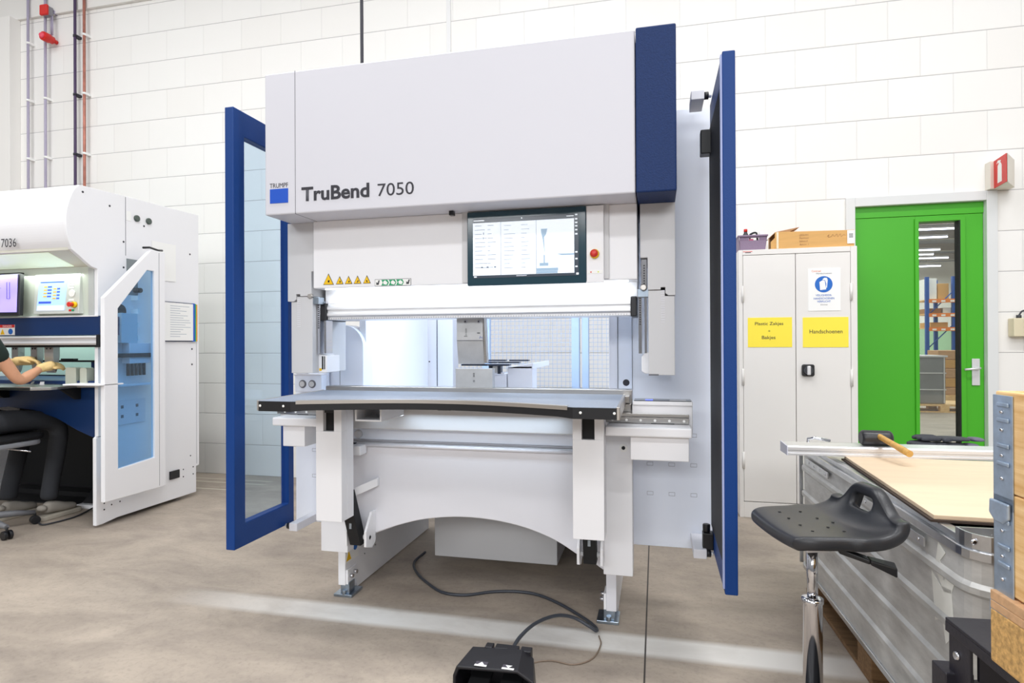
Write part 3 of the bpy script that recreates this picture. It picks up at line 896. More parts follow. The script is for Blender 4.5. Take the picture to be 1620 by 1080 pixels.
# rear wing sheets left and right of the frame
for X0, X1, s in ((-1.93, -1.735, -1), (-0.112, 0.252, 1)):
    wg = MB().box(X0, X1, 2.955, 2.975, 0.318, 2.385).build('wing_sheet', WING, pb, 0.002)
    if s > 0:
        ou = MB()
        for x in (-0.045, 0.055, 0.155):
            for z in (0.70, 0.56, 0.84):
                if z > 0.8 and x < 0.1: continue
                ou.frame([(x, z), (x+0.028, z), (x+0.028, z+0.017), (x, z+0.017)], [(x+0.001, z+0.001), (x+0.027, z+0.001), (x+0.027, z+0.016), (x+0.001, z+0.016)], 'y', 2.9545, 2.956)
        ou.build('knockout_outline', SEAM, wg)
        MB().box(-0.113, -0.111, 2.950, 2.96, 0.75, 2.3).build('sheet_seam', SEAM, wg)
    else:
        ou = MB()
        for z in (0.70, 0.56, 0.84):
            ou.frame([(-1.83, z), (-1.802, z), (-1.802, z+0.017), (-1.83, z+0.017)], [(-1.829, z+0.001), (-1.803, z+0.001), (-1.803, z+0.016), (-1.829, z+0.016)], 'y', 2.9545, 2.956)
        ou.build('knockout_outline', SEAM, wg)
        sp_ = MB().box(-1.90, -1.74, 2.90, 2.956, 1.03, 1.12).build('socket_panel', WING, wg, 0.003)
        MB().box(-1.905, -1.740, 2.895, 2.956, 1.118, 1.126).build('socket_canopy', WHT, sp_, 0.002)
        for x in (-1.852, -1.795):
            k = MB().lathe((x, 2.90, 1.072), [(0.019, -0.006), (0.022, 0)], 'y', 24).build('socket', SEAM, sp_)
            MB().lathe((x, 2.894, 1.072), [(0.015, -0.002), (0.015, 0)], 'y', 24).build('socket_lid', LGREY, k)
        MB().box(-1.885, -1.815, 2.89, 2.90, 1.128, 1.142).build('socket_label', WHT, sp_, 0.001)
# inner throat covers with a rounded top corner
thr = MB().prism([(-1.93, 0.98), (-1.542, 0.98), (-1.542, 1.27)] + arc(-1.662, 1.27, 0.12, 0, 90, 8)[1:] + [(-1.70, 1.39), (-1.93, 1.39)], 'y', 2.99, 3.10).build('throat_cover', WING, pb, 0.002)
MB().lathe((-1.574, 2.995, 1.075), [(0.016, -0.004), (0.016, 0)], 'y', 24).build('dark_port', INK, thr)
MB().box(-1.681, -1.6795, 2.988, 2.992, 0.98, 1.20).build('cover_seam', SEAM, thr)
thr = MB().box(-0.181, -0.08, 2.98, 3.0, 0.98, 1.45).build('throat_cover', WING, pb, 0.002)
MB().lathe((-0.142, 2.985, 1.092), [(0.016, -0.006), (0.016, 0)], 'y', 24).build('dark_port', INK, thr)
MB().box(-0.1835, -0.181, 2.976, 2.984, 0.98, 1.45).build('cover_seam', SEAM, thr)
# electrical cabinet inside the back, seen through the throat
ec = MB().box(-2.0, -1.49, 3.98, 4.10, 0.35, 2.1).box(-1.487, -1.372, 3.98, 4.10, 0.35, 2.1).build('rear_cabinet', WHT, pb, 0.003)
MB().box(-1.4885, -1.4865, 3.975, 3.985, 0.4, 2.0).build('cabinet_gap', INK, ec)
dd = MB()
for x, z in ((-1.752, 1.05), (-1.725, 1.05)):
    dd.lathe((x, 3.98, z), [(0.009, -0.003), (0.009, 0)], 'y', 12)
for x, z in ((-1.875, 1.245), (-1.862, 1.245), (-1.545, 1.16)):
    dd.lathe((x, 3.98, z), [(0.005, -0.003), (0.005, 0)], 'y', 10)
dd.build('lock', INK, ec)

# back gauge seen through the opening
bgp = MB()
bgp.box(-0.745, -0.615, 3.02, 3.14, 0.95, 1.168)
bgp.hexa([(-0.745, 3.02, 1.155), (-0.612, 3.02, 1.155), (-0.612, 3.5, 1.155), (-0.745, 3.5, 1.155), (-0.745, 3.02, 1.16), (-0.612, 3.02, 1.185), (-0.612, 3.5, 1.185), (-0.745, 3.5, 1.16)])
bg_ = bgp.build('back_gauge', WHT, pb, 0.003)
MB().box(-0.872, -0.748, 3.00, 3.13, 0.95, 1.13).box(-0.865, -0.755, 2.985, 3.0, 1.125, 1.137).build('gauge_carriage', WHT, bg_, 0.002)
MB().lathe((-0.803, 3.0, 1.147), [(0.022, -0.01), (0.024, 0), (0.024, 0.06)], 'y', 20).build('gauge_roller', SATIN, bg_)
fg = MB()
fg.box(-0.975, -0.838, 2.96, 3.0, 1.171, 1.180); fg.box(-0.83, -0.72, 2.96, 3.0, 1.171, 1.180)
fg.box(-0.895, -0.825, 3.10, 3.14, 1.180, 1.188); fg.box(-0.815, -0.70, 3.10, 3.14, 1.180, 1.188)
fg.box(-0.91, -0.81, 3.24, 3.28, 1.187, 1.195); fg.box(-0.79, -0.68, 3.24, 3.28, 1.187, 1.195)
fg.box(-0.835, -0.818, 2.98, 3.02, 1.13, 1.17); fg.box(-0.788, -0.772, 2.98, 3.02, 1.13, 1.17)
fg.build('gauge_finger', mat('dark_anodised', '2B3240', 0.35), bg_, 0.001)

# tools
tl = thing('bending_punch', 'flat steel bending punch hanging from the clamping bar of the large press brake', 'bending tool', (-0.83, 2.70, 1.195))
pn = MB()
pn.prism([(2.69, 1.402), (2.69, 1.30), (2.705, 1.225), (2.712, 1.19), (2.722, 1.19), (2.73, 1.225), (2.74, 1.30), (2.74, 1.402)], 'x', -0.908, -0.780)
body = pn.build('punch_body', TOOLST, tl, 0.001)
MB().hexa([(-0.779, 2.70, 1.195), (-0.764, 2.70, 1.195), (-0.764, 2.73, 1.195), (-0.779, 2.73, 1.195), (-0.779, 2.69, 1.402), (-0.775, 2.69, 1.402), (-0.775, 2.74, 1.402), (-0.779, 2.74, 1.402)]).build('punch_segment', STEEL, tl, 0.001)
MB().box(-0.906, -0.782, 2.688, 2.692, 1.298, 1.301).build('grip_line', SEAM, body)
for x in (-0.865, -0.800):
    k = MB().lathe((x, 2.69, 1.388), [(0.008, -0.004), (0.009, 0)], 'y', 18).build('safety_button', CHROME, body)
    MB().lathe((x, 2.6855, 1.388), [(0.004, -0.001), (0.004, 0)], 'y', 10).build('button_hole', INK, k)
em = MB()
for z in (1.352, 1.346, 1.34, 1.334, 1.325):
    em.box(-0.866, -0.858, 2.6885, 2.6905, z, z+0.002)
em.box(-0.872, -0.856, 2.6885, 2.6905, 1.318, 1.3205)
em.box(-0.808, -0.794, 2.6885, 2.6905, 1.332, 1.336)
em.build('engraved_mark', DGREY, body)
MB().tube([(-0.797, 2.6885, 1.308), (-0.793, 2.6885, 1.32), (-0.790, 2.6885, 1.310), (-0.785, 2.6885, 1.316), (-0.783, 2.6885, 1.308)], 0.0008, 6).build('blue_handwriting', LOGO, body)
di = thing('bending_die', 'flat steel bending die clamped upright on the rail behind the brush table', 'bending tool', (-0.83, 2.71, 1.078))
dbd = MB().prism([(2.70, 1.078), (2.70, 1.168), (2.714, 1.168), (2.72, 1.158), (2.726, 1.168), (2.74, 1.168), (2.74, 1.078)], 'x', -0.918, -0.738).build('die_body', TOOLST, di, 0.001)
em = MB()
for z in (1.145, 1.140, 1.135, 1.130, 1.112, 1.106):
    em.box(-0.832, -0.824, 2.698, 2.7005, z, z+0.002)
em.build('engraved_mark', DGREY, dbd)

# safety doors: blue frames with glass
for q in (-1, 1):
    if q < 0:
        Xa, Xb, xg = -1.880, -1.835, -1.858
        Yf, Yb, z0, z1 = 2.335, 2.79, 0.365, 2.352
    else:
        Xa, Xb, xg = 0.238, 0.283, 0.262
        Yf, Yb, z0, z1 = 2.30, 2.81, 0.373, 2.340
    nm = 'deep blue framed glass safety door on the %s of the large press brake, %s' % (('left', 'behind which the floor shows') if q < 0 else ('right', 'beside the grey steel cabinet'))
    sd = thing('safety_door', nm, 'safety door', ((Xa+Xb)/2, (Yf+Yb)/2, z0), group='blue framed safety doors of the press brake')
    f = MB()
    f.frame([(Yf, z0), (Yb, z0), (Yb, z1), (Yf, z1)], [(Yf+0.075, z0+0.105), (Yb-0.045, z0+0.105), (Yb-0.045, z1-0.115), (Yf+0.075, z1-0.115)], 'x', Xa, Xb)
    fr = f.build('frame', BLUE, sd, 0.004)
    if q > 0:
        MB().box(Xa-0.006, Xa, Yf+0.004, Yf+0.03, z0+0.02, z1-0.01).build('edge_strip', mat('lilac_strip', 'A9B4E0', 0.4), fr, 0.001)
        MB().box(Xa-0.004, Xa, Yf+0.06, Yb, z0+0.105, z1-0.115).build('inner_channel', BLACKM, fr)
    MB().box(xg-0.003, xg+0.003, Yf+0.074, Yb-0.044, z0+0.104, z1-0.114).build('pane', GLASS, sd)
    s = 1 if q < 0 else -1
    xi = Xb if q < 0 else Xa
    for zz, nmn in ((z0-0.01, 'lower_hinge_arm'), (z1+0.005, 'upper_hinge_arm')):
        a0, a1 = sorted((xi+s*0.03, xi+s*0.085))
        if q < 0: a0, a1 = xi+0.03, xi+0.075
        hg = MB().box(a0, a1, Yb-0.09, Yb+0.14 if zz < 1 else Yb+0.06, zz-0.01, zz+0.030).build(nmn, WHT, sd, 0.003)
        MB().cyl((xi, Yb-0.07, zz+0.01), (xi+s*0.014, Yb-0.07, zz+0.01), 0.010, 14).build('hinge_pin', ALU, hg)
        MB().cyl((xi+s*0.012, Yb-0.07, zz+0.01), (xi+s*0.030, Yb-0.07, zz+0.01), 0.016, 14).build('hinge_washer', BLACK, hg)
    if q > 0:
        MB().box(xi-0.045, xi, Yb-0.07, Yb-0.01, z1-0.235, z1-0.13).build('interlock', BLACK, sd, 0.004)
        MB().box(xi-0.045, xi, Yb-0.07, Yb-0.02, z0+0.012, z0+0.085).cyl((xi-0.028, Yb-0.045, z0+0.085), (xi-0.028, Yb-0.045, z0+0.12), 0.016).build('interlock', BLACK, sd, 0.004)

# rear mesh guard
mg = thing('mesh_guard', 'pale blue post and wire mesh guard behind the large press brake, seen through its opening', 'machine guard', (-0.9, 4.15, 0))
for x0, x1 in ((-1.455, -1.400), (-1.205, -1.150), (-0.566, -0.512), (-0.494, -0.448)):
    MB().box(x0, x1, 4.13, 4.18, 0, 2.0).box(x0-0.02, x1+0.02, 4.10, 4.21, 0, 0.01).build('post', PBLUE, mg, 0.003)
for x0, x1 in ((-1.40, -1.205), (-1.15, -0.566), (-0.448, -0.06)):
    ms = MB()
    nx = int((x1-x0)/0.030)
    for k in range(nx+1):
        x = x0 + k*0.030
        ms.box(x-0.001, x+0.001, 4.154, 4.156, 0.30, 1.95)
    z = 0.30
    while z < 1.95:
        ms.box(x0, x1, 4.152, 4.154, z-0.001, z+0.001); z += 0.030
    ms.build('mesh_panel', mat('mesh_wire', '9DB7DC', 0.4), mg)

# ------------------------------------------------------------------ second press brake (left, older)
PX = -3.83
m2 = thing('press_brake', 'older white press brake with rounded hood, blue beam and two screens', 'press brake', (-4.7, 3.9, 0))
hood = [(3.465, 1.822), (3.415, 1.835), (3.268, 1.935), (3.246, 1.99), (3.232, 2.06), (3.228, 2.13), (3.238, 2.21), (3.262, 2.29), (3.290, 2.345), (3.325, 2.383)]
hood = hood[:2] + [(p.y, p.z) for p in spline([(0, y, z) for y, z in hood[2:]], 4)]
side = [(3.447, 0.016), (3.447, 0.63), (3.463, 0.64), (3.463, 1.822)] + hood[1:] + [(3.686, 2.392), (4.43, 2.400), (4.43, 0.255), (4.395, 0.25), (4.395, 0.03), (3.62, 0.03), (3.50, 0.016)]
for X0, X1 in ((PX-0.03, PX), (-5.60, -5.57)):
    sp = MB().prism(side, 'x', X0, X1).build('side_plate', WHT2, m2, 0.003)
    if X1 == PX:
        sl = sp
hd = MB().prism([(y+0.006, z) for y, z in hood[2:]] + [(3.9, 2.385), (3.9, 1.95), (3.40, 1.95)], 'x', -5.57, PX-0.03).build('hood', WHT2, m2, 0.0, smooth=False)
for p in hd.data.polygons: p.use_smooth = False
text('lettering', '7036', INK, m2, -4.395, -4.262, 1.963, 2.022, 3.233, bold=0.0)
sk = MB().hexa([(-5.57, 3.268, 1.930), (PX-0.03, 3.268, 1.930), (PX-0.03, 3.47, 1.838), (-5.57, 3.47, 1.838), (-5.57, 3.268, 1.95), (PX-0.03, 3.268, 1.95), (PX-0.03, 3.47, 1.87), (-5.57, 3.47, 1.87)]).build('lamp_cove', mat('cove_beige', 'D5D3C6', 0.5), m2)
MB().hexa([(-5.40, 3.285, 1.9195), (-4.05, 3.285, 1.9195), (-4.02, 3.448, 1.8455), (-5.40, 3.448, 1.8455), (-5.40, 3.285, 1.925), (-4.05, 3.285, 1.925), (-4.02, 3.448, 1.855), (-5.40, 3.448, 1.855)]).build('cove_lamp', mat('greenish_diffuser', 'E3F2DC', 0.5, emit=0.35), sk)
area('cove_lamp_light', (-4.7, 3.42, 1.80), (R(-12), 0, 0), 1.5, 0.1, 3.5, (0.90, 1.0, 0.90))
area('machine_rear_light', (-4.75, 3.85, 1.7), (R(12), 0, 0), 1.3, 0.3, 7, (0.82, 1.0, 0.92))
ctl = MB().box(-5.57, -3.862, 3.46, 3.75, 1.495, 1.86).build('control_fascia', mat('greenish_grey_panel', 'C9D0C4', 0.5), m2, 0.003)
MB().box(-3.905, -3.86, 3.455, 3.47, 1.50, 1.835).build('fascia_edge', mat('mid_grey_panel', 'B9BDBB', 0.5), ctl, 0.002)
mo = MB().hexa([(-5.10, 3.40, 1.505), (-4.405, 3.36, 1.500), (-4.405, 3.39, 1.500), (-5.10, 3.43, 1.505), (-5.10, 3.44, 1.815), (-4.445, 3.40, 1.812), (-4.445, 3.43, 1.812), (-5.10, 3.47, 1.815)]).build('monitor', BLACK, m2, 0.003)
MB().hexa([(-5.07, 3.396, 1.528), (-4.427, 3.357, 1.524), (-4.427, 3.360, 1.524), (-5.07, 3.400, 1.528), (-5.07, 3.435, 1.80), (-4.465, 3.396, 1.798), (-4.465, 3.398, 1.798), (-5.07, 3.438, 1.80)]).build('violet_display', mat('violet_screen', 'A99AEE', 0.4, emit=0.75), mo)
dl = MB()
for a, b, c, d in ((-4.72, -4.60, 1.60, 1.602), (-4.72, -4.718, 1.60, 1.70), (-4.60, -4.598, 1.60, 1.70), (-4.72, -4.60, 1.70, 1.702), (-4.53, -4.505, 1.62, 1.622), (-4.505, -4.503, 1.62, 1.74), (-4.53, -4.528, 1.62, 1.74)):
    dl.box(a, b, 3.36+0.12*(1.8-1.68)*0+ (c-1.52)*0.135+0.0065-0.012, 3.36+(c-1.52)*0.135+0.0065-0.008, c, d)
dl.build('drawing_lines', mat('violet_line', '7A6CC4', 0.4), mo)
mi_ = MB().hexa([(-4.352, 3.42, 1.51), (-3.95, 3.42, 1.51), (-3.95, 3.46, 1.51), (-4.352, 3.46, 1.51), (-4.37, 3.45, 1.80), (-3.965, 3.45, 1.80), (-3.965, 3.47, 1.80), (-4.37, 3.47, 1.80)]).build('operator_panel', mat('operator_panel_grey', 'CDD2CC', 0.4), m2, 0.003)
def pp(x0, x1, z0, z1, m, nm, par, off=0.0):
    def yy(z): return 3.42 + (z-1.51)/0.29*0.03 - 0.002 - off
    return MB().hexa([(x0, yy(z0), z0), (x1, yy(z0), z0), (x1, yy(z0)+0.004, z0), (x0, yy(z0)+0.004, z0), (x0, yy(z1), z1), (x1, yy(z1), z1), (x1, yy(z1)+0.004, z1), (x0, yy(z1)+0.004, z1)]).build(nm, m, par)
ds = pp(-4.325, -4.075, 1.535, 1.785, mat('screen_sky_blue', '9FC0F0', 0.3, emit=0.7), 'display', mi_)
pp(-4.320, -4.08, 1.535, 1.57, SCRW, 'display_bar', mi_, 0.001)
pp(-4.320, -4.08, 1.765, 1.782, SCRB, 'display_bar', mi_, 0.001)
db = mat('screen_royal_blue', '3B5BD0', 0.3, emit=0.4); dy = mat('screen_amber', 'D9B23C', 0.3, emit=0.4)
pp(-4.31, -4.10, 1.735, 1.742, db, 'display_row', mi_, 0.002)
for k in range(4):
    z = 1.70-0.023*k
    pp(-4.275, -4.245, z, z+0.010, dy, 'display_icon', mi_, 0.002)
    pp(-4.240, -4.205, z, z+0.010, db, 'display_icon', mi_, 0.002)
    pp(-4.190, -4.160, z-0.015, z-0.005, dy, 'display_icon', mi_, 0.002)
    pp(-4.155, -4.130, z-0.015, z-0.005, db, 'display_icon', mi_, 0.002)
pp(-4.31, -4.20, 1.585, 1.600, db, 'display_row', mi_, 0.002)
for k in range(5):
    pp(-4.055, -4.01, 1.768-0.02*k, 1.781-0.02*k, PAPER, 'key_row', mi_, 0.001)
MB().lathe((-4.02, 3.432, 1.655), [(0.026, -0.004), (0.028, 0)], 'y', 24).build('jog_wheel', PAPER, mi_)
pp(-4.045, -4.0, 1.60, 1.614, PAPER, 'key_row', mi_, 0.001)
MB().lathe((-3.985, 3.425, 1.572), [(0.020, -0.02), (0.022, 0)], 'y', 18).build('button_collar', YEL, mi_)
MB().lathe((-3.985, 3.405, 1.572), [(0.016, -0.03), (0.018, -0.026), (0.012, 0)], 'y', 18).build('emergency_button', PRED, mi_)
pp(-4.035, -4.015, 1.526, 1.540, RED, 'red_key', mi_, 0.001)
pp(-4.010, -3.99, 1.526, 1.540, GREEN, 'green_key', mi_, 0.001)
bb = MB().box(-5.57, -3.79, 3.44, 3.72, 1.358, 1.492).build('blue_beam', DNAVY, m2, 0.003)
MB().box(-5.57, -3.80, 3.435, 3.60, 1.487, 1.496).build('beam_top_edge', WHT2, bb, 0.001)
sg2 = MB().box(-4.692, -4.548, 3.437, 3.441, 1.362, 1.438).build('danger_label', PAPER, bb)
MB().box(-4.692, -4.548, 3.4355, 3.4375, 1.417, 1.438).build('label_header', RED, sg2)
text('label_text', 'DANGER', PAPER, sg2, -4.655, -4.57, 1.421, 1.434, 3.435)
MB().prism([(-4.68, 1.367), (-4.64, 1.367), (-4.66, 1.408)], 'y', 3.4358, 3.4372).build('label_triangle', YEL, sg2)
MB().lathe((-4.585, 3.4372, 1.388), [(0.021, -0.0012), (0.021, 0)], 'y', 20).build('label_disc', SIGNB, sg2)
b2 = MB()
b2.prism([(3.50, 1.352), (3.43, 1.352), (3.425, 1.340), (3.43, 1.330), (3.43, 1.315), (3.425, 1.30), (3.43, 1.288), (3.50, 1.288)], 'x', -5.55, -3.80)
cb2 = b2.build('clamping_bar', ALU, m2, 0.001)
MB().box(-3.80, -3.775, 3.42, 3.52, 1.275, 1.36).build('bar_end_cap', BLACK, cb2, 0.003)
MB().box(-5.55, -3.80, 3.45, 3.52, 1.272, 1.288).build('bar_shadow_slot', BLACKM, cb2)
# lower blue beam with arch, table, interior
lb = [(-3.865, 0.625), (-3.93, 0.63), (-4.06, 0.675), (-4.24, 0.755), (-4.45, 0.81), (-4.7, 0.83), (-4.95, 0.81), (-5.16, 0.755), (-5.34, 0.675), (-5.47, 0.63), (-5.565, 0.625), (-5.565, 1.03), (-3.865, 1.03)]
MB().prism(lb, 'y', 3.50, 3.58).build('lower_beam', DNAVY, m2, 0.004)
MB().box(-3.93, -3.862, 3.52, 3.60, 0.03, 0.66).box(-3.90, -3.862, 3.6, 4.3, 0.03, 0.6).build('blue_post', DNAVY, m2, 0.003)
MB().box(-5.565, -5.50, 3.52, 3.60, 0.03, 0.66).build('blue_post', DNAVY, m2, 0.003)
MB().box(-5.50, -3.94, 4.10, 4.24, 0.0, 0.05).box(-5.50, -3.94, 3.90, 4.10, 0.0, 0.012).build('floor_shade_pan', BLACKM, m2, 0.002)  # black pan added so the floor inside looks shaded
MB().box(-5.565, -3.862, 4.25, 4.30, 0.03, 1.03).build('rear_panel', BLACKM, m2)
MB().box(-5.565, -3.862, 3.58, 4.25, 1.0, 1.02).build('bed_level_panel', DNAVY, m2)
MB().box(-5.565, -3.862, 4.20, 4.24, 1.03, 1.85).build('inner_rear_panel', mat('pale_green_grey_panel', 'C3D8D0', 0.4), m2)
MB().box(-5.3, -3.862, 3.70, 3.73, 1.158, 1.172).box(-4.42, -4.30, 3.68, 3.72, 1.172, 1.185).box(-4.02, -3.90, 3.68, 3.72, 1.172, 1.185).build('gauge_rail', BLACK, m2, 0.001)
MB().box(-4.20, -3.87, 3.74, 3.78, 1.02, 1.158).build('blue_rear_plate', DNAVY, m2)
MB().box(-3.93, -3.88, 3.64, 3.70, 1.18, 1.30).build('sensor_head', BLACK, m2, 0.004)
tt = MB()
tt.prism([(-5.2, 3.16), (-4.05, 3.16), (-3.955, 3.225), (-3.955, 3.27), (-4.0, 3.45), (-3.84, 3.50), (-3.84, 3.62), (-5.2, 3.62)], 'z', 0.985, 1.005)
tbl2 = tt.build('steel_table', STEEL, m2, 0.003)
MB().box(-4.02, -3.70, 3.36, 3.55, 1.006, 1.016).build('table_extension', WHT2, tbl2, 0.003)
MB().prism([(3.34, 0.984), (3.50, 0.984), (3.50, 0.90), (3.46, 0.90)], 'x', -4.04, -4.02).prism([(3.34, 0.984), (3.50, 0.984), (3.50, 0.90), (3.46, 0.90)], 'x', -4.72, -4.68).build('table_bracket', BLACKM, tbl2, 0.002)
for x0, x1, m_ in ((-4.66, -4.60, STEEL), (-4.48, -4.42, STEEL), (-4.355, -4.27, TOOLST)):
    o = thing('bending_punch', {-4.66: 'narrow light punch hanging leftmost in the older press brake', -4.48: 'narrow punch hanging in the middle behind the gloved hands', -4.355: 'widest pale punch hanging right of the gloved hands'}[x0], 'bending tool', ((x0+x1)/2, 3.50, 1.09), group='punches hanging in the older press brake')
    pbdy = MB().prism([(3.50, 1.272), (3.50, 1.2), (3.512, 1.10), (3.52, 1.085), (3.528, 1.10), (3.55, 1.2), (3.55, 1.272)], 'x', x0, x1).build('punch_body', m_, o, 0.001)
    for k in (0.3, 0.7):
        MB().lathe((x0+(x1-x0)*k, 3.50, 1.262), [(0.006, -0.003), (0.006, 0)], 'y', 10).build('safety_button', DGREY, pbdy)
for x0, x1, z1, lb_ in ((-4.15, -4.055, 1.126, 'wide pale green-grey steel tool block standing on the older press brake table'), (-4.02, -3.96, 1.124, 'narrow pale steel tool block beside the wide one on the older press brake table'),):
    o = MB().prism(rr(x0, x1, 1.0065, z1, 0.014, 4, (0, 0, 1, 1)), 'y', 3.49, 3.55).build('tool_block', mat('pale_tool_block', 'C6CCBE', 0.4, 0.3), None, 0.001)
    tag(o, lb_, 'tool block', 'tool blocks on the older press brake')
for k, (x, y, a, l) in enumerate(((-4.34, 3.36, 0.3, 'bent thin sheet part lying nearest the gloved hand'), (-4.26, 3.40, -0.5, 'folded small sheet part lying between the hand and the wide tool block'))):
    mbp = MB(); ca, sa_ = math.cos(a), math.sin(a)
    def T(u, v, z): return (x+u*ca-v*sa_, y+u*sa_+v*ca, z)
    mbp.hexa([T(-.045,-.012,1.006),T(.045,-.012,1.006),T(.045,.012,1.006),T(-.045,.012,1.006),T(-.045,-.012,1.0085),T(.045,-.012,1.0085),T(.045,.012,1.0085),T(-.045,.012,1.0085)])
    mbp.hexa([T(.03,-.012,1.006),T(.045,-.012,1.03),T(.045,.012,1.03),T(.03,.012,1.006),T(.033,-.012,1.006),T(.048,-.012,1.03),T(.048,.012,1.03),T(.033,.012,1.006)])
    tag(mbp.build('sheet_part', ALU, None), l, 'sheet metal part', 'sheet parts on the older press brake table')
# details on the right side plate
def onp(nm, y0, y1, z0, z1, m_, t=0.003, par=None, bev=0.0):
    return MB().box(PX, PX+t, y0, y1, z0, z1).build(nm, m_, par or sl, bev)
dts = MB()
for y, z in ((3.35, 2.34), (3.56, 2.29), (3.676, 1.86), (3.676, 2.05), (3.86, 2.2), (4.33, 2.05), (3.50, 0.47), (3.51, 0.20), (3.51, 0.18), (3.51, 0.16), (3.51, 0.115), (3.57, 0.135), (3.64, 0.14), (4.25, 0.19), (4.25, 0.25), (4.36, 0.19), (4.36, 0.25), (4.33, 0.35), (4.35, 1.25), (4.35, 1.12)):
    dts.lathe((PX, y, z), [(0.008 if z > 1 else 0.006, 0), (0.007 if z > 1 else 0.005, 0.002)], 'x', 10)
dts.build('screw_hole', INK, sl)
onp('plate_seam', 3.692, 3.696, 1.95, 2.385, SEAM, 0.001)
onp('plate_seam', 4.40, 4.402, 0.27, 1.55, SEAM, 0.001)
onp('plate_seam', 3.447, 3.62, 0.638, 0.642, SEAM, 0.001)
onp('plate_opening', 3.70, 3.80, 1.66, 1.93, mat('opening_grey', '8C9394', 0.6), 0.002)
onp('black_grip', 4.10, 4.20, 0.195, 0.262, BLACK, 0.012, None, 0.003)
onp('name_plate', 3.70, 3.74, 2.215, 2.285, PAPER, 0.002)
for y in (3.79, 3.90):
    MB().lathe((PX, y, 2.245), [(0.024, 0), (0.024, 0.012), (0.018, 0.014)], 'x', 20).build('round_gauge', mat('gauge_dark_green', '4A5650', 0.4), sl)
# tool rack behind the glass door of the older machine
onp('rack_box', 3.60, 3.74, 1.30, 1.52, mat('rack_grey', 'C6D2DA', 0.5), 0.06, None, 0.003)
onp('rack_box_light', 3.66, 3.86, 1.15, 1.30, WHT, 0.07, None, 0.003)
onp('rack_rail', 3.52, 3.86, 1.195, 1.225, BLACK, 0.085, None, 0.002)
hk = MB()
for k in range(5):
    y = 3.66 + 0.035*k
    hk.cyl((PX+0.055, y, 1.06), (PX+0.055, y, 1.15), 0.012, 12)
hk.build('rack_handle', BLACK, sl)
onp('rack_shelf', 3.50, 3.86, 0.985, 1.00, WHT, 0.09, None, 0.002)
onp('rack_plate', 3.60, 3.86, 0.70, 0.88, WHT, 0.01, None, 0.002)
for y in (3.64, 3.77):
    for z in (0.82, 0.75):
        onp('square_hole', y, y+0.022, z, z+0.022, SEAM, 0.0115)
for z in (1.62, 1.52, 1.42, 1.32):
    onp('white_tab', 3.74, 3.755, z, z+0.035, PAPER, 0.064)
MB().lathe((PX, 3.63, 1.535), [(0.05, 0), (0.05, 0.02)], 'x', 20).build('black_wheel', BLACK, sl)
for y in (3.77, 3.80):
    MB().lathe((PX, y, 1.70), [(0.018, 0), (0.018, 0.03)], 'x', 16).build('black_cap', BLACK, sl)
# side door of the older machine
sd2 = thing('machine_side_door', 'white slant-topped side door with a blue tinted pane on the older press brake', 'machine door', (-3.70, 3.66, 0.19))
o_ = [(3.396, 0.20), (3.926, 0.196), (3.926, 2.0), (3.800, 2.005), (3.396, 1.615)]
i_ = [(3.503, 0.41), (3.823, 0.435), (3.823, 1.845), (3.755, 1.845), (3.503, 1.545)]
dfr = MB().frame(o_, i_, 'x', -3.735, -3.70).build('door_frame', WHT2, sd2, 0.004)
MB().prism(i_, 'x', -3.720, -3.716).build('pane', GLASSB, sd2)
MB().box(-3.701, -3.6995, 3.866, 3.869, 0.21, 1.99).build('door_seam', SEAM, dfr)
MB().box(-3.83, -3.71, 3.86, 3.90, 0.22, 0.25).box(-3.83, -3.71, 3.86, 3.90, 1.94, 1.97).build('hinge', WHT2, dfr, 0.002)
MB().tube([(-3.72, 3.74, 2.012), (-3.72, 3.80, 2.022), (-3.72, 3.88, 2.012), (-3.74, 3.94, 2.02)], 0.008, 8).build('latch_cable', BLACK, dfr)
# documents on the plate
o = MB().box(PX+0.003, PX+0.005, 3.93, 4.17, 1.80, 2.10).build('paper_note', PAPER, None)
tag(o, 'white paper note stuck on the side of the older press brake above the binder', 'paper')
bd = thing('document_display', 'wall document display with blue green and orange edged sheets on the older press brake', 'document holder', (PX+0.02, 4.22, 1.31))
MB().box(PX+0.001, PX+0.012, 3.98, 4.36, 1.312, 1.635).build('back_cover', mat('navy_edge', '1E2A50', 0.5), bd, 0.002)
for k, (m_, y0) in enumerate(((LOGO, 4.335), (GREEN, 4.360), (mat('amber_edge', 'E8A020', 0.5), 4.374))):
    MB().box(PX+0.013+0.0*k, PX+0.022, y0, y0+(0.025 if k == 0 else 0.014), 1.312+0.001*k, 1.635-0.004*k).build('sheet_edge', m_, bd)
sh = MB().box(PX+0.013, PX+0.024, 3.99, 4.338, 1.32, 1.628).build('sheet', PAPER, bd, 0.001)
tx = MB()
for k in range(14):
    tx.box(PX+0.0242, PX+0.0247, 4.09, 4.09+random.uniform(0.10, 0.22), 1.60-0.019*k, 1.603-0.019*k)
tx.build('printed_lines', SCRL, sh)
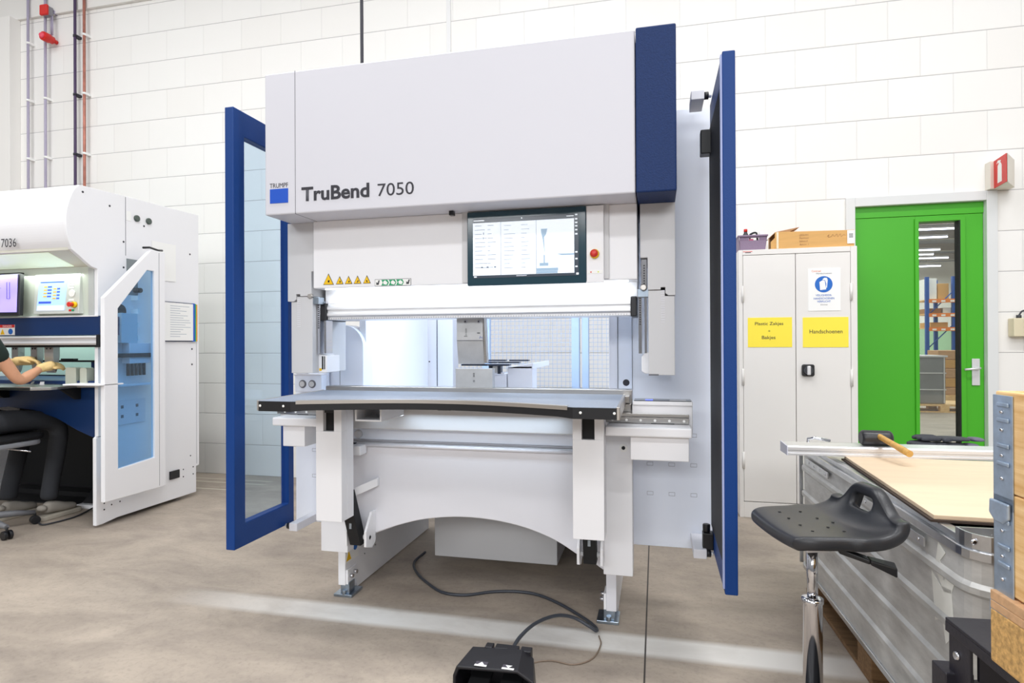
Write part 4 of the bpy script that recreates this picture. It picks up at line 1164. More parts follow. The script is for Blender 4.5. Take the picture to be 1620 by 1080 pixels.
# pedal and bin near the operator's foot
pd = thing('foot_pedal', 'grey foot pedal under the shoe of the seated operator', 'foot pedal', (-4.38, 3.86, 0))
MB().box(-4.46, -4.30, 3.84, 4.08, 0.0, 0.03).build('pedal_base', WHT2, pd, 0.004)
MB().prism([(3.88, 0.03), (4.08, 0.03), (4.08, 0.16), (4.0, 0.16)], 'x', -4.45, -4.31).build('pedal_hood', BLACK, pd, 0.006)
MB().tube(spline([(-4.31, 3.86, 0.01), (-4.22, 3.62, 0.008), (-4.25, 3.42, 0.008), (-4.35, 3.45, 0.008)], 6), 0.006, 8).build('pedal_cable', DGREY, pd)
o = MB().box(-4.02, -3.94, 3.70, 3.90, 0.0, 0.02).hexa([(-4.03, 3.68, 0.02), (-3.94, 3.68, 0.02), (-3.94, 3.90, 0.02), (-4.03, 3.90, 0.02), (-4.06, 3.66, 0.34), (-3.94, 3.66, 0.34), (-3.94, 3.92, 0.34), (-4.06, 3.92, 0.34)]).build('waste_bin', DNAVY, None, 0.003)
tag(o, 'dark blue slatted bin standing inside the older press brake foot space', 'bin')

# ------------------------------------------------------------------ operator and chair
def skin_mesh(chains, sub=2, name='skin'):
    """chains: list of lists of (co, radius or (rx, ry)); each chain grown on its own and joined into one mesh"""
    out = bmesh.new()
    for ch in chains:
        me = bpy.data.meshes.new('t')
        me.from_pydata([c[0] for c in ch], [(i, i+1) for i in range(len(ch)-1)], [])
        o = bpy.data.objects.new('t', me)
        COL.objects.link(o)
        sm = o.modifiers.new('s', 'SKIN')
        sm.use_smooth_shade = True
        for v, c in zip(me.skin_vertices[0].data, ch):
            r = c[1] if isinstance(c[1], tuple) else (c[1], c[1])
            v.radius = r
        me.skin_vertices[0].data[0].use_root = True
        ss = o.modifiers.new('d', 'SUBSURF'); ss.levels = sub; ss.render_levels = sub
        bpy.context.view_layer.update()
        m_ = bpy.data.meshes.new_from_object(o.evaluated_get(bpy.context.evaluated_depsgraph_get()))
        out.from_mesh(m_)
        bpy.data.objects.remove(o)
    for f in out.faces: f.smooth = True
    mb = MB(); mb.bm.free(); mb.bm = out
    return mb

per = thing('person', 'seated operator in dark green shirt and charcoal trousers reaching into the older press brake', 'person', (-4.48, 3.12, 0))
def hand(wrist, d, upv, side):
    """palm and five fingers; d direction of the hand, upv back-of-hand normal, side +1 thumb towards d x up"""
    w_ = Vector(wrist); d = Vector(d).normalized(); u = Vector(upv); u = (u - d*u.dot(d)).normalized(); l = d.cross(u)*side
    ch = [[(w_, 0.024), (w_+d*0.03, (0.036, 0.026)), (w_+d*0.085, (0.040, 0.022))]]
    for k, ln in enumerate((0.062, 0.07, 0.066, 0.052)):
        b = w_ + d*0.088 + l*(0.028-0.019*k)
        p1 = b + d*ln*0.45 - u*0.006
        p2 = p1 + d*ln*0.30 - u*ln*0.25
        p3 = p2 + d*ln*0.10 - u*ln*0.32
        ch.append([(b-d*0.02, 0.011), (b, 0.0115), (p1, 0.011), (p2, 0.0100), (p3, 0.009)])
    t0 = w_ + d*0.03 + l*0.022
    ch.append([(t0, 0.013), (t0+l*0.022+d*0.022-u*0.006, 0.0115), (t0+l*0.028+d*0.05-u*0.016, 0.0095), (t0+l*0.022+d*0.068-u*0.022, 0.008)])
    return ch
V = Vector
sR, sL = V((-4.31, 3.02, 1.42)), V((-4.69, 3.02, 1.42))
eR, eL = V((-4.255, 3.245, 1.035)), V((-4.70, 3.26, 1.08))
wR, wL = V((-4.285, 3.425, 1.125)), V((-4.50, 3.43, 1.175))
body = [
    [(V((-4.5, 3.06, 0.80)), (0.13, 0.10)), (V((-4.5, 3.02, 1.0)), (0.125, 0.095)), (V((-4.5, 3.0, 1.25)), (0.14, 0.10)), (V((-4.5, 3.0, 1.42)), (0.10, 0.075)), (V((-4.5, 3.02, 1.50)), 0.055), (V((-4.5, 3.04, 1.56)), 0.052)],
    [(sR, 0.055), (V((-4.285, 3.12, 1.24)), 0.047), (eR, 0.041), (eR+(wR-eR)*0.35, 0.041), (eR+(wR-eR)*0.75, 0.030), (wR, 0.025)],
    [(sL, 0.055), (V((-4.71, 3.12, 1.25)), 0.047), (eL, 0.041), (eL+(wL-eL)*0.35, 0.040), (eL+(wL-eL)*0.75, 0.030), (wL, 0.025)],
]
# head with chin, nose, ears
body.append([(V((-4.5, 3.045, 1.58)), 0.055), (V((-4.5, 3.075, 1.63)), (0.068, 0.080)), (V((-4.5, 3.07, 1.70)), (0.076, 0.092)), (V((-4.5, 3.05, 1.765)), (0.060, 0.072))])
bd_ = skin_mesh(body)
bd_.cyl((-4.5, 3.165, 1.685), (-4.5, 3.182, 1.655), 0.007, 10, 0.013)
for s in (-1, 1):
    bd_.lathe((-4.5+s*0.078, 3.065, 1.675), [(0.014, -0.006), (0.026, 0), (0.014, 0.006)], 'x', 12)
bod = bd_.build('body', SKINM, per)
gl = skin_mesh(hand(wR-V((0, .01, .005)), (0.35, 0.80, 0.18), (0.5, -0.1, 0.9), -1) + [[(wR-V((0.0, 0.035, 0.012)), 0.034), (wR, 0.032), (wR+V((0.018, 0.045, 0.012)), 0.040), (wR+V((0.03, 0.085, 0.02)), 0.034)]]).build('glove', GLOVE, per)
gl = skin_mesh(hand(wL-V((0, .01, 0)), (0.75, 0.45, 0.02), (-0.1, 0.1, 0.95), 1) + [[(wL-V((0.015, 0.04, 0.01)), 0.036), (wL, 0.034), (wL+V((0.05, 0.035, 0.0)), 0.038), (wL+V((0.09, 0.055, 0.0)), 0.030)], [(eL+(wL-eL)*0.3, 0.044), (eL+(wL-eL)*0.8, 0.036), (wL, 0.03)]]).build('glove', GLOVE, per)
fc = MB()
for s in (-1, 1):
    fc.lathe((-4.5+s*0.031, 3.155, 1.70), [(0.006, 0), (0.012, 0.004), (0.006, 0.010)], 'y', 12)
fc.build('eye', PAPER, bod)
MB().box(-4.525, -4.475, 3.150, 3.158, 1.621, 1.627).build('mouth', mat('lip', 'A8605A', 0.5), bod)
skin_mesh([[(V((-4.5, 2.99, 1.66)), (0.07, 0.05)), (V((-4.5, 3.02, 1.73)), (0.083, 0.09)), (V((-4.5, 3.06, 1.785)), (0.068, 0.085))]]).build('hair', HAIR, per)
skin_mesh([[(V((-4.5, 3.09, 0.76)), (0.165, 0.14)), (V((-4.5, 3.07, 0.90)), (0.165, 0.14)), (V((-4.5, 3.02, 1.10)), (0.16, 0.125)), (V((-4.5, 3.0, 1.30)), (0.175, 0.12)), (V((-4.5, 3.0, 1.43)), (0.12, 0.085)), (V((-4.5, 3.01, 1.48)), (0.065, 0.065))],
           [(V((-4.40, 3.0, 1.42)), 0.07), (sR, 0.072), (V((-4.285, 3.10, 1.27)), 0.064), (V((-4.272, 3.165, 1.165)), 0.062)],
           [(V((-4.60, 3.0, 1.42)), 0.07), (sL, 0.072), (V((-4.71, 3.10, 1.27)), 0.064), (V((-4.715, 3.165, 1.18)), 0.062)]]).build('shirt', SHIRT, per)
skin_mesh([[(V((-4.5, 3.07, 0.84)), (0.165, 0.14)), (V((-4.5, 3.07, 0.76)), (0.17, 0.14)), (V((-4.5, 3.09, 0.71)), (0.165, 0.12))],
           [(V((-4.42, 3.10, 0.75)), 0.095), (V((-4.41, 3.32, 0.755)), 0.086), (V((-4.40, 3.58, 0.725)), 0.074), (V((-4.40, 3.655, 0.66)), 0.066), (V((-4.40, 3.63, 0.48)), 0.062), (V((-4.40, 3.585, 0.25)), 0.058), (V((-4.40, 3.565, 0.13)), 0.060)],
           [(V((-4.58, 3.10, 0.75)), 0.095), (V((-4.62, 3.32, 0.755)), 0.086), (V((-4.68, 3.55, 0.725)), 0.074), (V((-4.69, 3.61, 0.66)), 0.066), (V((-4.70, 3.58, 0.48)), 0.062), (V((-4.70, 3.52, 0.25)), 0.058), (V((-4.70, 3.50, 0.13)), 0.060)]]).build('trousers', TROU, per)
for x, y in ((-4.40, 3.56), (-4.70, 3.49)):
    s_ = skin_mesh([[(V((x, y-0.035, 0.085)), (0.040, 0.05)), (V((x, y+0.03, 0.085)), (0.042, 0.05)), (V((x+0.005, y+0.12, 0.062)), (0.046, 0.036)), (V((x+0.005, y+0.215, 0.05)), (0.038, 0.025))]]).build('shoe', SHOE, per)
    MB().prism(rr(x-0.046, x+0.052, y-0.075, y+0.25, 0.04, 5), 'z', 0.0, 0.032).build('sole', SOLE, s_, 0.006)
    skin_mesh([[(V((x, y-0.045, 0.06)), (0.044, 0.036)), (V((x, y-0.04, 0.115)), (0.042, 0.03))]]).build('heel_cap', SHOE, s_)

ch = thing('office_chair', 'black swivel chair with grey seat shell under the operator', 'chair', (-4.5, 3.16, 0))
sh_ = MB().prism(rr(-4.745, -4.255, 2.93, 3.44, 0.09, 6), 'z', 0.585, 0.622).build('seat_shell', mat('seat_shell_grey', '8D8F94', 0.4), ch, 0.012)
MB().prism(rr(-4.75, -4.25, 2.925, 3.46, 0.09, 6), 'z', 0.622, 0.665).build('seat_pad', BLACKM, ch, 0.018)
MB().prism(rr(-4.70, -4.30, 0.82, 1.25, 0.08, 5), 'y', 2.86, 2.91).build('backrest', BLACKM, ch, 0.018)
MB().box(-4.54, -4.46, 2.85, 2.875, 0.58, 0.95).box(-4.54, -4.46, 2.86, 3.1, 0.56, 0.585).build('back_bracket', BLACK, ch, 0.004)
MB().cyl((-4.5, 3.16, 0.10), (-4.5, 3.16, 0.40), 0.028).cyl((-4.5, 3.16, 0.38), (-4.5, 3.16, 0.59), 0.017).build('gas_column', BLACK, ch)
MB().tube([(-4.36, 3.24, 0.575), (-4.22, 3.30, 0.55)], 0.006, 8).build('lever', CHROME, ch)
hub = MB().cyl((-4.5, 3.16, 0.07), (-4.5, 3.16, 0.15), 0.042).build('hub', DGREY, ch)
GARM = mat('chair_arm_grey', '6F7074', 0.45)
for k in range(5):
    a = R(-8 + 72*k)
    dx, dy = math.cos(a), math.sin(a)
    lg_ = MB().tube([(-4.5+dx*0.03, 3.16+dy*0.03, 0.115), (-4.5+dx*0.20, 3.16+dy*0.20, 0.10), (-4.5+dx*0.31, 3.16+dy*0.31, 0.082)], [0.026, 0.021, 0.016], 10).build('base_arm', GARM, ch)
    cx_, cy_ = -4.5+dx*0.31, 3.16+dy*0.31
    cst = MB()
    for q in (-1, 1):
        cst.cyl((cx_-dy*q*0.006, cy_+dx*q*0.006, 0.030), (cx_-dy*q*0.026, cy_+dx*q*0.026, 0.030), 0.030, 16)
    cst.cyl((cx_, cy_, 0.03), (cx_, cy_, 0.08), 0.008, 8)
    cst.build('castor', BLACK, lg_, 0.002)

# ------------------------------------------------------------------ things on the back wall
def pipe(x, r, m_, name, label, cat, z0, group=None, clips=(4.55, 3.93, 3.30, 2.67, 2.04)):
    o = thing(name, label, cat, (x, 5.12, z0), group=group)
    MB().cyl((x, 5.12, z0), (x, 5.12, 5.8), r, 12).build('tube', m_, o)
    for z in clips:
        if z > z0:
            MB().box(x-r*1.6, x+r*1.6, 5.12, 5.18, z-0.012, z+0.012).lathe((x, 5.12, z), [(r*1.35, -0.011), (r*1.35, 0.011)], 'z', 12).build('clip', PAPER if m_ is not PURP else INK, o)
    return o
LILAC = mat('lilac_grey_conduit', 'A9A2B8', 0.4)
PURP = mat('dark_purple_cable', '4B3A5C', 0.5)
COPPER = mat('oxidised_copper', 'B87868', 0.45, 0.4, var=0.3, vscale=12)
pipe(-6.58, 0.013, LILAC, 'conduit', 'leftmost lilac grey conduit on the block wall', 'conduit', 1.0, 'grey conduits on the wall')
pipe(-6.345, 0.013, LILAC, 'conduit', 'lilac grey conduit running down behind the red alarm devices', 'conduit', 1.0, 'grey conduits on the wall')
pipe(-5.95, 0.014, PURP, 'cable', 'dark purple cable clipped vertically to the block wall', 'cable', 1.0)
pipe(-5.83, 0.014, COPPER, 'copper_pipe', 'reddish copper pipe beside the dark purple cable', 'pipe', 1.0)
al = thing('alarm_box', 'red square fire alarm box on its grey back box, high on the wall', 'alarm', (-6.285, 5.085, 4.790))
MB().prism(rr(-6.340, -6.240, 4.785, 4.895, 0.012, 3), 'y', 5.050, 5.075).build('red_front', RED, al, 0.006)
MB().box(-6.330, -6.250, 5.075, 5.130, 4.792, 4.888).build('back_box', mat('box_grey', '8E8E96', 0.5), al, 0.003)
MB().cyl((-6.260, 5.135, 4.855), (-6.260, 5.18, 4.855), 0.02, 12).build('stand_off', LILAC, al)
MB().cyl((-6.260, 5.115, 4.590), (-6.260, 5.115, 4.795), 0.007, 10).cyl((-6.240, 5.115, 4.590), (-6.240, 5.115, 4.795), 0.007, 10).build('cable_drop', LILAC, al)
si = thing('alarm_siren', 'red cylindrical siren under the square alarm box on the wall', 'alarm', (-6.255, 5.085, 4.500))
MB().lathe((-6.260, 5.130, 4.545), [(0.044, -0.11), (0.047, -0.10), (0.047, -0.04), (0.040, -0.03), (0.040, 0.0)], 'y', 24).cyl((-6.260, 5.130, 4.545), (-6.260, 5.18, 4.545), 0.02, 12).build('horn', RED, si)
MB().lathe((-6.260, 5.020, 4.545), [(0.018, -0.025), (0.028, -0.012), (0.032, 0)], 'y', 20).build('lens', mat('siren_lens', 'F0556A', 0.2), si)
cbx = MB().tube(spline([(-1.552, 3.0, 5.8), (-1.553, 3.0, 4.5), (-1.548, 3.0, 3.0), (-1.546, 3.0, 2.486)], 6), 0.009, 10).build('power_cable', INK, None)
tag(cbx, 'dark cable hanging from above onto the head cover of the large press brake', 'cable')

# extinguisher sign
fs = thing('fire_extinguisher_sign', 'red wedge-shaped fire extinguisher sign sticking out of the wall beside the door', 'sign', (2.47, 5.12, 2.402))
SA, SBp = (2.408, 5.12), (2.392, 4.955)
MB().prism([(2.50, 5.179), (2.385, 5.179), (2.388, 5.11), (2.419, 5.115), (2.399, 4.911), (2.540, 5.11), (2.54, 5.179)], 'z', 2.402, 2.602).build('sign_body', mat('cream_plastic', 'E8E2D6', 0.5), fs, 0.001)
Lx, Ly = -0.020, -0.207
ll = math.hypot(Lx, Ly)
nx_, ny_ = Ly/ll, -Lx/ll
def q2(t, z, o=0.002): return (2.4155+Lx*t+nx_*o, 5.12+Ly*t+ny_*o, z-0.0)
def quadp(mb, pts, o0, o1):
    A = [mb.bm.verts.new(q2(t, z, o0)) for t, z in pts]; B = [mb.bm.verts.new(q2(t, z, o1)) for t, z in pts]
    mb.bm.faces.new(A); mb.bm.faces.new(B[::-1])
    for i in range(len(pts)):
        j = (i+1) % len(pts); mb.bm.faces.new((A[i], B[i], B[j], A[j]))
    return mb
rf = quadp(MB(), [(0, 2.402), (1, 2.402), (1, 2.602), (0, 2.602)], 0.0, 0.003).build('red_face', RED, fs)
quadp(MB(), [(0.34, 2.425), (0.66, 2.425), (0.66, 2.540), (0.61, 2.558), (0.56, 2.564), (0.60, 2.578), (0.38, 2.586), (0.26, 2.566), (0.36, 2.570), (0.46, 2.564), (0.36, 2.548)], 0.003, 0.0045).build('extinguisher_symbol', PAPER, rf)
# door control box
cbo = thing('control_box', 'beige push button box with three round buttons on the wall right of the green door', 'switch box', (2.59, 5.12, 1.31))
MB().box(2.525, 2.66, 5.10, 5.18, 1.318, 1.452).build('housing', mat('beige_plastic', 'DCD2B4', 0.5), cbo, 0.006)
for z, m_ in ((1.425, DGREY), (1.388, mat('pinkish_button', 'D8A39A', 0.5)), (1.350, mat('dark_yellow_button', '8A8A44', 0.5))):
    k = MB().lathe((2.605, 5.10, z), [(0.016, -0.012), (0.018, 0)], 'y', 20).build('button_ring', DGREY, cbo)
    MB().lathe((2.605, 5.088, z), [(0.010, -0.003), (0.010, 0)], 'y', 16).build('button', m_, k)
MB().cyl((2.575, 5.14, 1.452), (2.575, 5.14, 1.475), 0.016, 12).tube(spline([(2.575, 5.14, 1.47), (2.60, 5.14, 1.505), (2.65, 5.14, 1.50), (2.69, 5.14, 1.46), (2.70, 5.16, 1.30), (2.70, 5.16, 0.3)], 6), 0.006, 8).build('feed_cable', DGREY, cbo)

# ------------------------------------------------------------------ steel cabinet
cab = thing('steel_cabinet', 'light grey two-door steel cabinet with yellow signs, left of the green door', 'cabinet', (0.99, 4.93, 0))
KX0, KX1, KY = 0.595, 1.385, 4.71
MB().box(KX0, KX0+0.028, KY, 5.15, 0, 1.963).box(KX1-0.042, KX1, KY, 5.15, 0, 1.963).box(KX0+0.028, KX1-0.042, KY, 5.15, 1.925, 1.963).box(KX0+0.028, KX1-0.042, KY+0.004, 5.15, 0, 0.115).box(KX0+0.028, KX1-0.042, 5.13, 5.15, 0.1, 1.93).build('carcass', CABG, cab, 0.003)
d1 = MB().box(0.625, 0.980, KY+0.002, KY+0.022, 0.12, 1.922).build('door', CABG, cab, 0.002)
d2 = MB().box(0.984, 1.341, KY+0.002, KY+0.022, 0.12, 1.922).build('door', CABG, cab, 0.002)
MB().box(0.6, 1.37, KY+0.02, KY+0.03, 0.1, 1.93).build('door_gap', INK, cab)
for x, dd_ in ((0.621, d1), (1.345, d2)):
    for z in (1.58, 0.97, 0.36):
        MB().cyl((x, KY-0.004, z), (x, KY-0.004, z+0.12), 0.009, 10).build('hinge', CABG, dd_)
lk_ = MB().prism(rr(1.018, 1.100, 1.040, 1.125, 0.014, 4), 'y', KY-0.022, KY+0.002).build('lock_plate', BLACK, d2, 0.004)
MB().lathe((1.058, KY-0.022, 1.082), [(0.030, -0.010), (0.034, 0)], 'y', 24).build('lock_rosette', DGREY, lk_)
MB().box(1.046, 1.070, KY-0.052, KY-0.030, 1.050, 1.115).build('lock_grip', ALU, lk_, 0.006)
MB().box(0.625, 0.69, KY-0.001, KY, 1.948, 1.952).build('maker_mark', RED, cab)
MB().box(0.64, 0.68, KY-0.001, KY, 1.940, 1.945).build('maker_mark', DGREY, cab)
def sign(x0, x1, z0, z1, m_, label, group=None):
    t = thing('paper_sign', label, 'sign', ((x0+x1)/2, KY, z0), group=group)
    MB().box(x0, x1, KY-0.0008, KY+0.0015, z0, z1).build('sheet', m_, t)
    return t
s1 = sign(0.656, 0.956, 1.249, 1.465, PYEL, 'yellow sheet reading Plastic Zakjes + Bakjes on the left cabinet door')
text('lettering', 'Plastic Zakjes', INK, s1, 0.705, 0.898, 1.402, 1.432, KY-0.0016, bold=0.006)
text('lettering', '+', INK, s1, 0.795, 0.810, 1.360, 1.374, KY-0.0016)
text('lettering', 'Bakjes', INK, s1, 0.752, 0.844, 1.300, 1.332, KY-0.0016, bold=0.006)
s2 = sign(1.028, 1.326, 1.247, 1.462, PYEL, 'yellow sheet reading Handschoenen on the right cabinet door')
text('lettering', 'Handschoenen', INK, s2, 1.072, 1.287, 1.346, 1.374, KY-0.0016, bold=0.006)
s3 = sign(1.064, 1.277, 1.508, 1.812, PAPER, 'white safety glove notice with a blue disc on the right cabinet door')
text('lettering', 'Centraal', ORANGE, s3, 1.088, 1.148, 1.786, 1.800, KY-0.0016)
text('lettering', 'Handschoenen', SEAM, s3, 1.118, 1.220, 1.770, 1.780, KY-0.0016)
dc = MB().lathe((1.167, KY-0.0008, 1.697), [(0.058, -0.001), (0.058, 0)], 'y', 40).build('blue_disc', SIGNB, s3)
gm = MB()
gm.prism([(1.143, 1.656), (1.183, 1.660), (1.174, 1.722), (1.160, 1.726), (1.139, 1.714)], 'y', KY-0.0026, KY-0.0017)
gm.prism([(1.182, 1.672), (1.188, 1.672), (1.193, 1.726), (1.188, 1.742), (1.172, 1.744), (1.160, 1.734), (1.160, 1.728), (1.176, 1.726), (1.184, 1.700)], 'y', KY-0.0026, KY-0.0017)
gm.build('glove_symbol', PAPER, dc)
SB = mat('sign_text_blue', '3E6FC0', 0.6)
text('lettering', 'VEILIGHEIDS-', SB, s3, 1.114, 1.220, 1.612, 1.626, KY-0.0016, bold=0.012)
text('lettering', 'HANDSCHOENEN', SB, s3, 1.101, 1.236, 1.589, 1.603, KY-0.0016, bold=0.012)
text('lettering', 'VERPLICHT', SB, s3, 1.123, 1.212, 1.567, 1.581, KY-0.0016, bold=0.012)
text('lettering', 'Klimmen', SEAM, s3, 1.146, 1.192, 1.547, 1.556, KY-0.0016)

# basket on the cabinet
bk_ = thing('basket', 'mauve woven plastic basket full of odds and ends on top of the cabinet', 'basket', (0.70, 4.85, 1.963))
BY0, BY1 = 4.735, 4.98
def ringbox(x0, x1, y0, y1, xi, z0, z1, t, flare):
    return None
w_ = MB()
ox = [(0.612, BY0+0.01), (0.785, BY0+0.01), (0.785, BY1), (0.612, BY1)]
tx_ = [(0.598, BY0), (0.797, BY0), (0.797, BY1+0.01), (0.598, BY1+0.01)]
zb, zt = 1.966, 2.068
def wall_quad(mb, a, b, A, B, holes=False):
    # a,b bottom outer; A,B top outer ; inner offset towards centre
    cx_, cy_ = 0.70, 4.86
    def inn(p, k=0.97): return (cx_+(p[0]-cx_)*k, cy_+(p[1]-cy_)*k)
    mb.hexa([(*a, zb), (*b, zb), (*inn(b), zb), (*inn(a), zb), (*A, zt), (*B, zt), (*inn(B), zt), (*inn(A), zt)])
for i in range(1, 4):
    j = (i+1) % 4
    wall_quad(w_, ox[i], ox[j], tx_[i], tx_[j])
# front wall with the grip hole
z1_, z2_ = 2.035, 2.056
def lx(x, z): return 0.70+(x-0.70)*(1+0.08*(z-zb)/(zt-zb))
for (xa, xb, za, zc) in ((0.612, 0.785, zb, z1_), (0.612, 0.672, z1_, z2_), (0.738, 0.785, z1_, z2_), (0.612, 0.785, z2_, zt)):
    w_.hexa([(lx(xa, za), BY0+0.008, za), (lx(xb, za), BY0+0.008, za), (lx(xb, za), BY0+0.014, za), (lx(xa, za), BY0+0.014, za), (lx(xa, zc), BY0+0.002, zc), (lx(xb, zc), BY0+0.002, zc), (lx(xb, zc), BY0+0.008, zc), (lx(xa, zc), BY0+0.008, zc)])
w_.box(0.615, 0.782, BY0+0.012, BY1, 1.963, 1.968)
w_.build('basket_wall', MAUVE, bk_)
MB().frame([(0.593, BY0-0.006), (0.803, BY0-0.006), (0.803, BY1+0.016), (0.593, BY1+0.016)], [(0.606, BY0+0.006), (0.790, BY0+0.006), (0.790, BY1), (0.606, BY1)], 'z', zt-0.004, zt+0.008).build('rim', MAUVE, bk_, 0.003)
for a, b in (((0.66, 4.78, 1.972), (0.648, 4.79, 2.118)), ):
    o = thing('spray_bottle', 'dark bottle with a red cap sticking out of the mauve basket', 'bottle', (0.66, 4.79, 1.972))
    MB().lathe((0.655, 4.79, 1.972), [(0.022, 0), (0.022, 0.11), (0.012, 0.13), (0.012, 0.14)], 'z', 16).build('bottle_body', DGREY, o)
    MB().lathe((0.655, 4.79, 2.108), [(0.013, 0), (0.013, 0.02), (0.009, 0.022)], 'z', 14).build('cap', RED, o)
o = MB().tube(spline([(0.69, 4.78, 1.975), (0.685, 4.79, 2.075), (0.70, 4.79, 2.095), (0.725, 4.79, 2.10), (0.735, 4.79, 2.08), (0.74, 4.79, 1.98)], 5), 0.007, 8).build('cable_coil', BLACK, None)
tag(o, 'black looped cable in the middle of the mauve basket', 'cable')
o = MB().prism([(0.748, 4.77), (0.782, 4.77), (0.782, 4.80), (0.748, 4.80)], 'z', 1.972, 2.105).build('white_container', PAPER, None, 0.006)
tag(o, 'small white container at the right inside the mauve basket', 'container')
o = MB().box(0.675, 0.705, 4.752, 4.765, 1.972, 2.05).build('pink_packet', mat('pink_pack', 'E86F9A', 0.5), None, 0.003)
tag(o, 'pink packet visible through the grip hole of the mauve basket', 'packet')
# long carton
ct = thing('cardboard_box', 'long brown cardboard carton with an open flap lying on top of the cabinet', 'box', (1.09, 4.87, 1.963))
MB().hexa([(0.852, 4.75, 1.964), (1.375, 4.735, 1.964), (1.375, 5.00, 1.964), (0.852, 5.02, 1.964), (0.852, 4.75, 2.092), (1.375, 4.735, 2.082), (1.375, 5.00, 2.082), (0.852, 5.02, 2.092)]).build('carton_body', CARD, ct, 0.003)
MB().hexa([(0.858, 4.76, 2.093), (0.95, 4.76, 2.092), (0.95, 5.02, 2.091), (0.858, 5.02, 2.093), (0.875, 4.76, 2.097), (1.03, 4.80, 2.130), (1.03, 5.02, 2.130), (0.875, 5.02, 2.097)]).build('open_flap', CARDD, ct)
MB().hexa([(0.800, 4.745, 2.035), (0.852, 4.75, 2.085), (0.852, 4.98, 2.085), (0.800, 4.97, 2.035), (0.800, 4.745, 2.039), (0.852, 4.75, 2.089), (0.852, 4.98, 2.089), (0.800, 4.97, 2.039)]).build('end_flap', CARDD, ct)
MB().hexa([(0.822, 4.745, 1.966), (0.852, 4.75, 1.966), (0.852, 4.754, 1.966), (0.822, 4.749, 1.966), (0.822, 4.745, 2.02), (0.852, 4.75, 2.05), (0.852, 4.754, 2.05), (0.822, 4.749, 2.02)]).build('end_flap', CARD, ct)
TAPE = mat('clear_packing_tape', 'D9C9A8', 0.15)
MB().box(0.862, 0.876, 4.7455, 4.75, 1.97, 2.09).box(1.33, 1.376, 4.732, 4.7365, 2.045, 2.055).build('tape', TAPE, ct)
MB().box(1.328, 1.374, 4.7295, 4.733, 1.985, 2.078).build('shipping_label', PAPER, ct)
lb3 = MB()
for k, z in enumerate((2.05, 2.042, 2.034, 2.026)):
    lb3.box(1.339, 1.365, 4.7288, 4.7296, z, z+0.004)
lb3.build('label_print', DGREY, ct)
for s_x, z, x1 in (('LEGUAN TRANSPARANT', 2.054, 1.190), ('Formaat 50x70 cm', 2.032, 1.165), ('Inhoud 500 ST', 2.010, 1.133), ('Art.nr. 0112272', 1.986, 1.140)):
    text('lettering', s_x, CARDD, ct, 1.017, x1, z, z+0.014, 4.7435, bold=0.004)
MB().tube(spline([(1.200, 4.7385, 2.043), (1.212, 4.738, 2.055), (1.206, 4.738, 2.038), (1.225, 4.738, 2.040), (1.236, 4.738, 2.056), (1.246, 4.738, 2.040), (1.262, 4.738, 2.058), (1.268, 4.738, 2.036), (1.285, 4.7375, 2.058), (1.290, 4.7375, 2.036), (1.305, 4.737, 2.05), (1.318, 4.737, 2.044)], 4), 0.0012, 5).build('handwriting', CARDD, ct)

# ------------------------------------------------------------------ aluminium crate with what lies on it
CRX, CRY, CRA = 0.726, 3.40, R(1.9)
CW, CL = 1.22, 1.65
def G(x, y, z=0):  # crate-local to world
    c, s = math.cos(CRA), math.sin(CRA)
    return (CRX + x*c - y*s, CRY + x*s + y*c, z)
CRM = mat('worn_aluminium', 'CFCFCD', 0.45, 0.35, bump=0.35, bscale=25, var=0.28, vscale=5, vstretch=(1, 1, 3))
CRM2 = mat('aluminium_rim', 'C9CBCE', 0.3, 1.0, var=0.15, vscale=10)
cr_ = thing('aluminium_crate', 'large scuffed aluminium transport crate with horizontal ribs beside the black stool', 'crate', (CRX, CRY, 0), CRA, local=True)
CB, CT = 0.146, 0.744
def ring(ins, r=0.085, n=6):
    return rr(ins, CW-ins, -CL+ins, -ins, r-ins*0.5, n)
levels = []
hs_ = [CB, CB+0.02]
z = CB
prof_ = [(0.0, CB), (0.0, CB+0.015)]
for k in range(4):
    zc = CB + 0.11 + 0.13*k
    prof_ += [(0.0, zc-0.018), (-0.010, zc-0.008), (-0.010, zc+0.008), (0.0, zc+0.018)]
prof_ += [(0.0, CT)]
m_ = MB()
rings = []
for ins, z in prof_:
    rings.append([m_.bm.verts.new((p[0], p[1], z)) for p in ring(ins)])
for a, b in zip(rings, rings[1:]):
    n_ = len(a)
    for i in range(n_):
        m_.bm.faces.new((a[i], a[(i+1) % n_], b[(i+1) % n_], b[i]))
m_.bm.faces.new(rings[0][::-1]); m_.bm.faces.new(rings[-1])
m_.build('crate_body', CRM, cr_)
MB().frame(ring(-0.008), ring(0.02), 'z', CT-0.022, CT+0.006).build('body_rim', CRM2, cr_, 0.004)
MB().frame(ring(-0.008), ring(0.01), 'z', CB-0.006, CB+0.016).build('base_rim', CRM2, cr_, 0.003)
MB().prism(ring(0.008), 'z', CT+0.006, CT+0.018).frame(ring(0.004), ring(0.035), 'z', CT+0.004, CT+0.026).build('lid', CRM2, cr_, 0.004)
for y0, y1 in ((-0.50, -0.15), (-1.40, -0.90)):
    s_ = MB().box(-0.014, -0.008, y0, y1, CT-0.060, CT-0.032).build('hinge_strip', CRM2, cr_, 0.001)
    y = y0+0.03
    while y < y1:
        MB().lathe((-0.014, y, CT-0.046), [(0.004, -0.003), (0.006, 0)], 'x', 8).build('rivet', CHROME, s_); y += 0.085
cp = MB()
cp.frame(rr(0.0, 0.40, -CL, -CL+0.10, 0.08, 6, (1, 0, 0, 0)), rr(0.005, 0.395, -CL+0.005, -CL+0.095, 0.075, 6, (1, 0, 0, 0)), 'z', CT+0.002, CT+0.046)
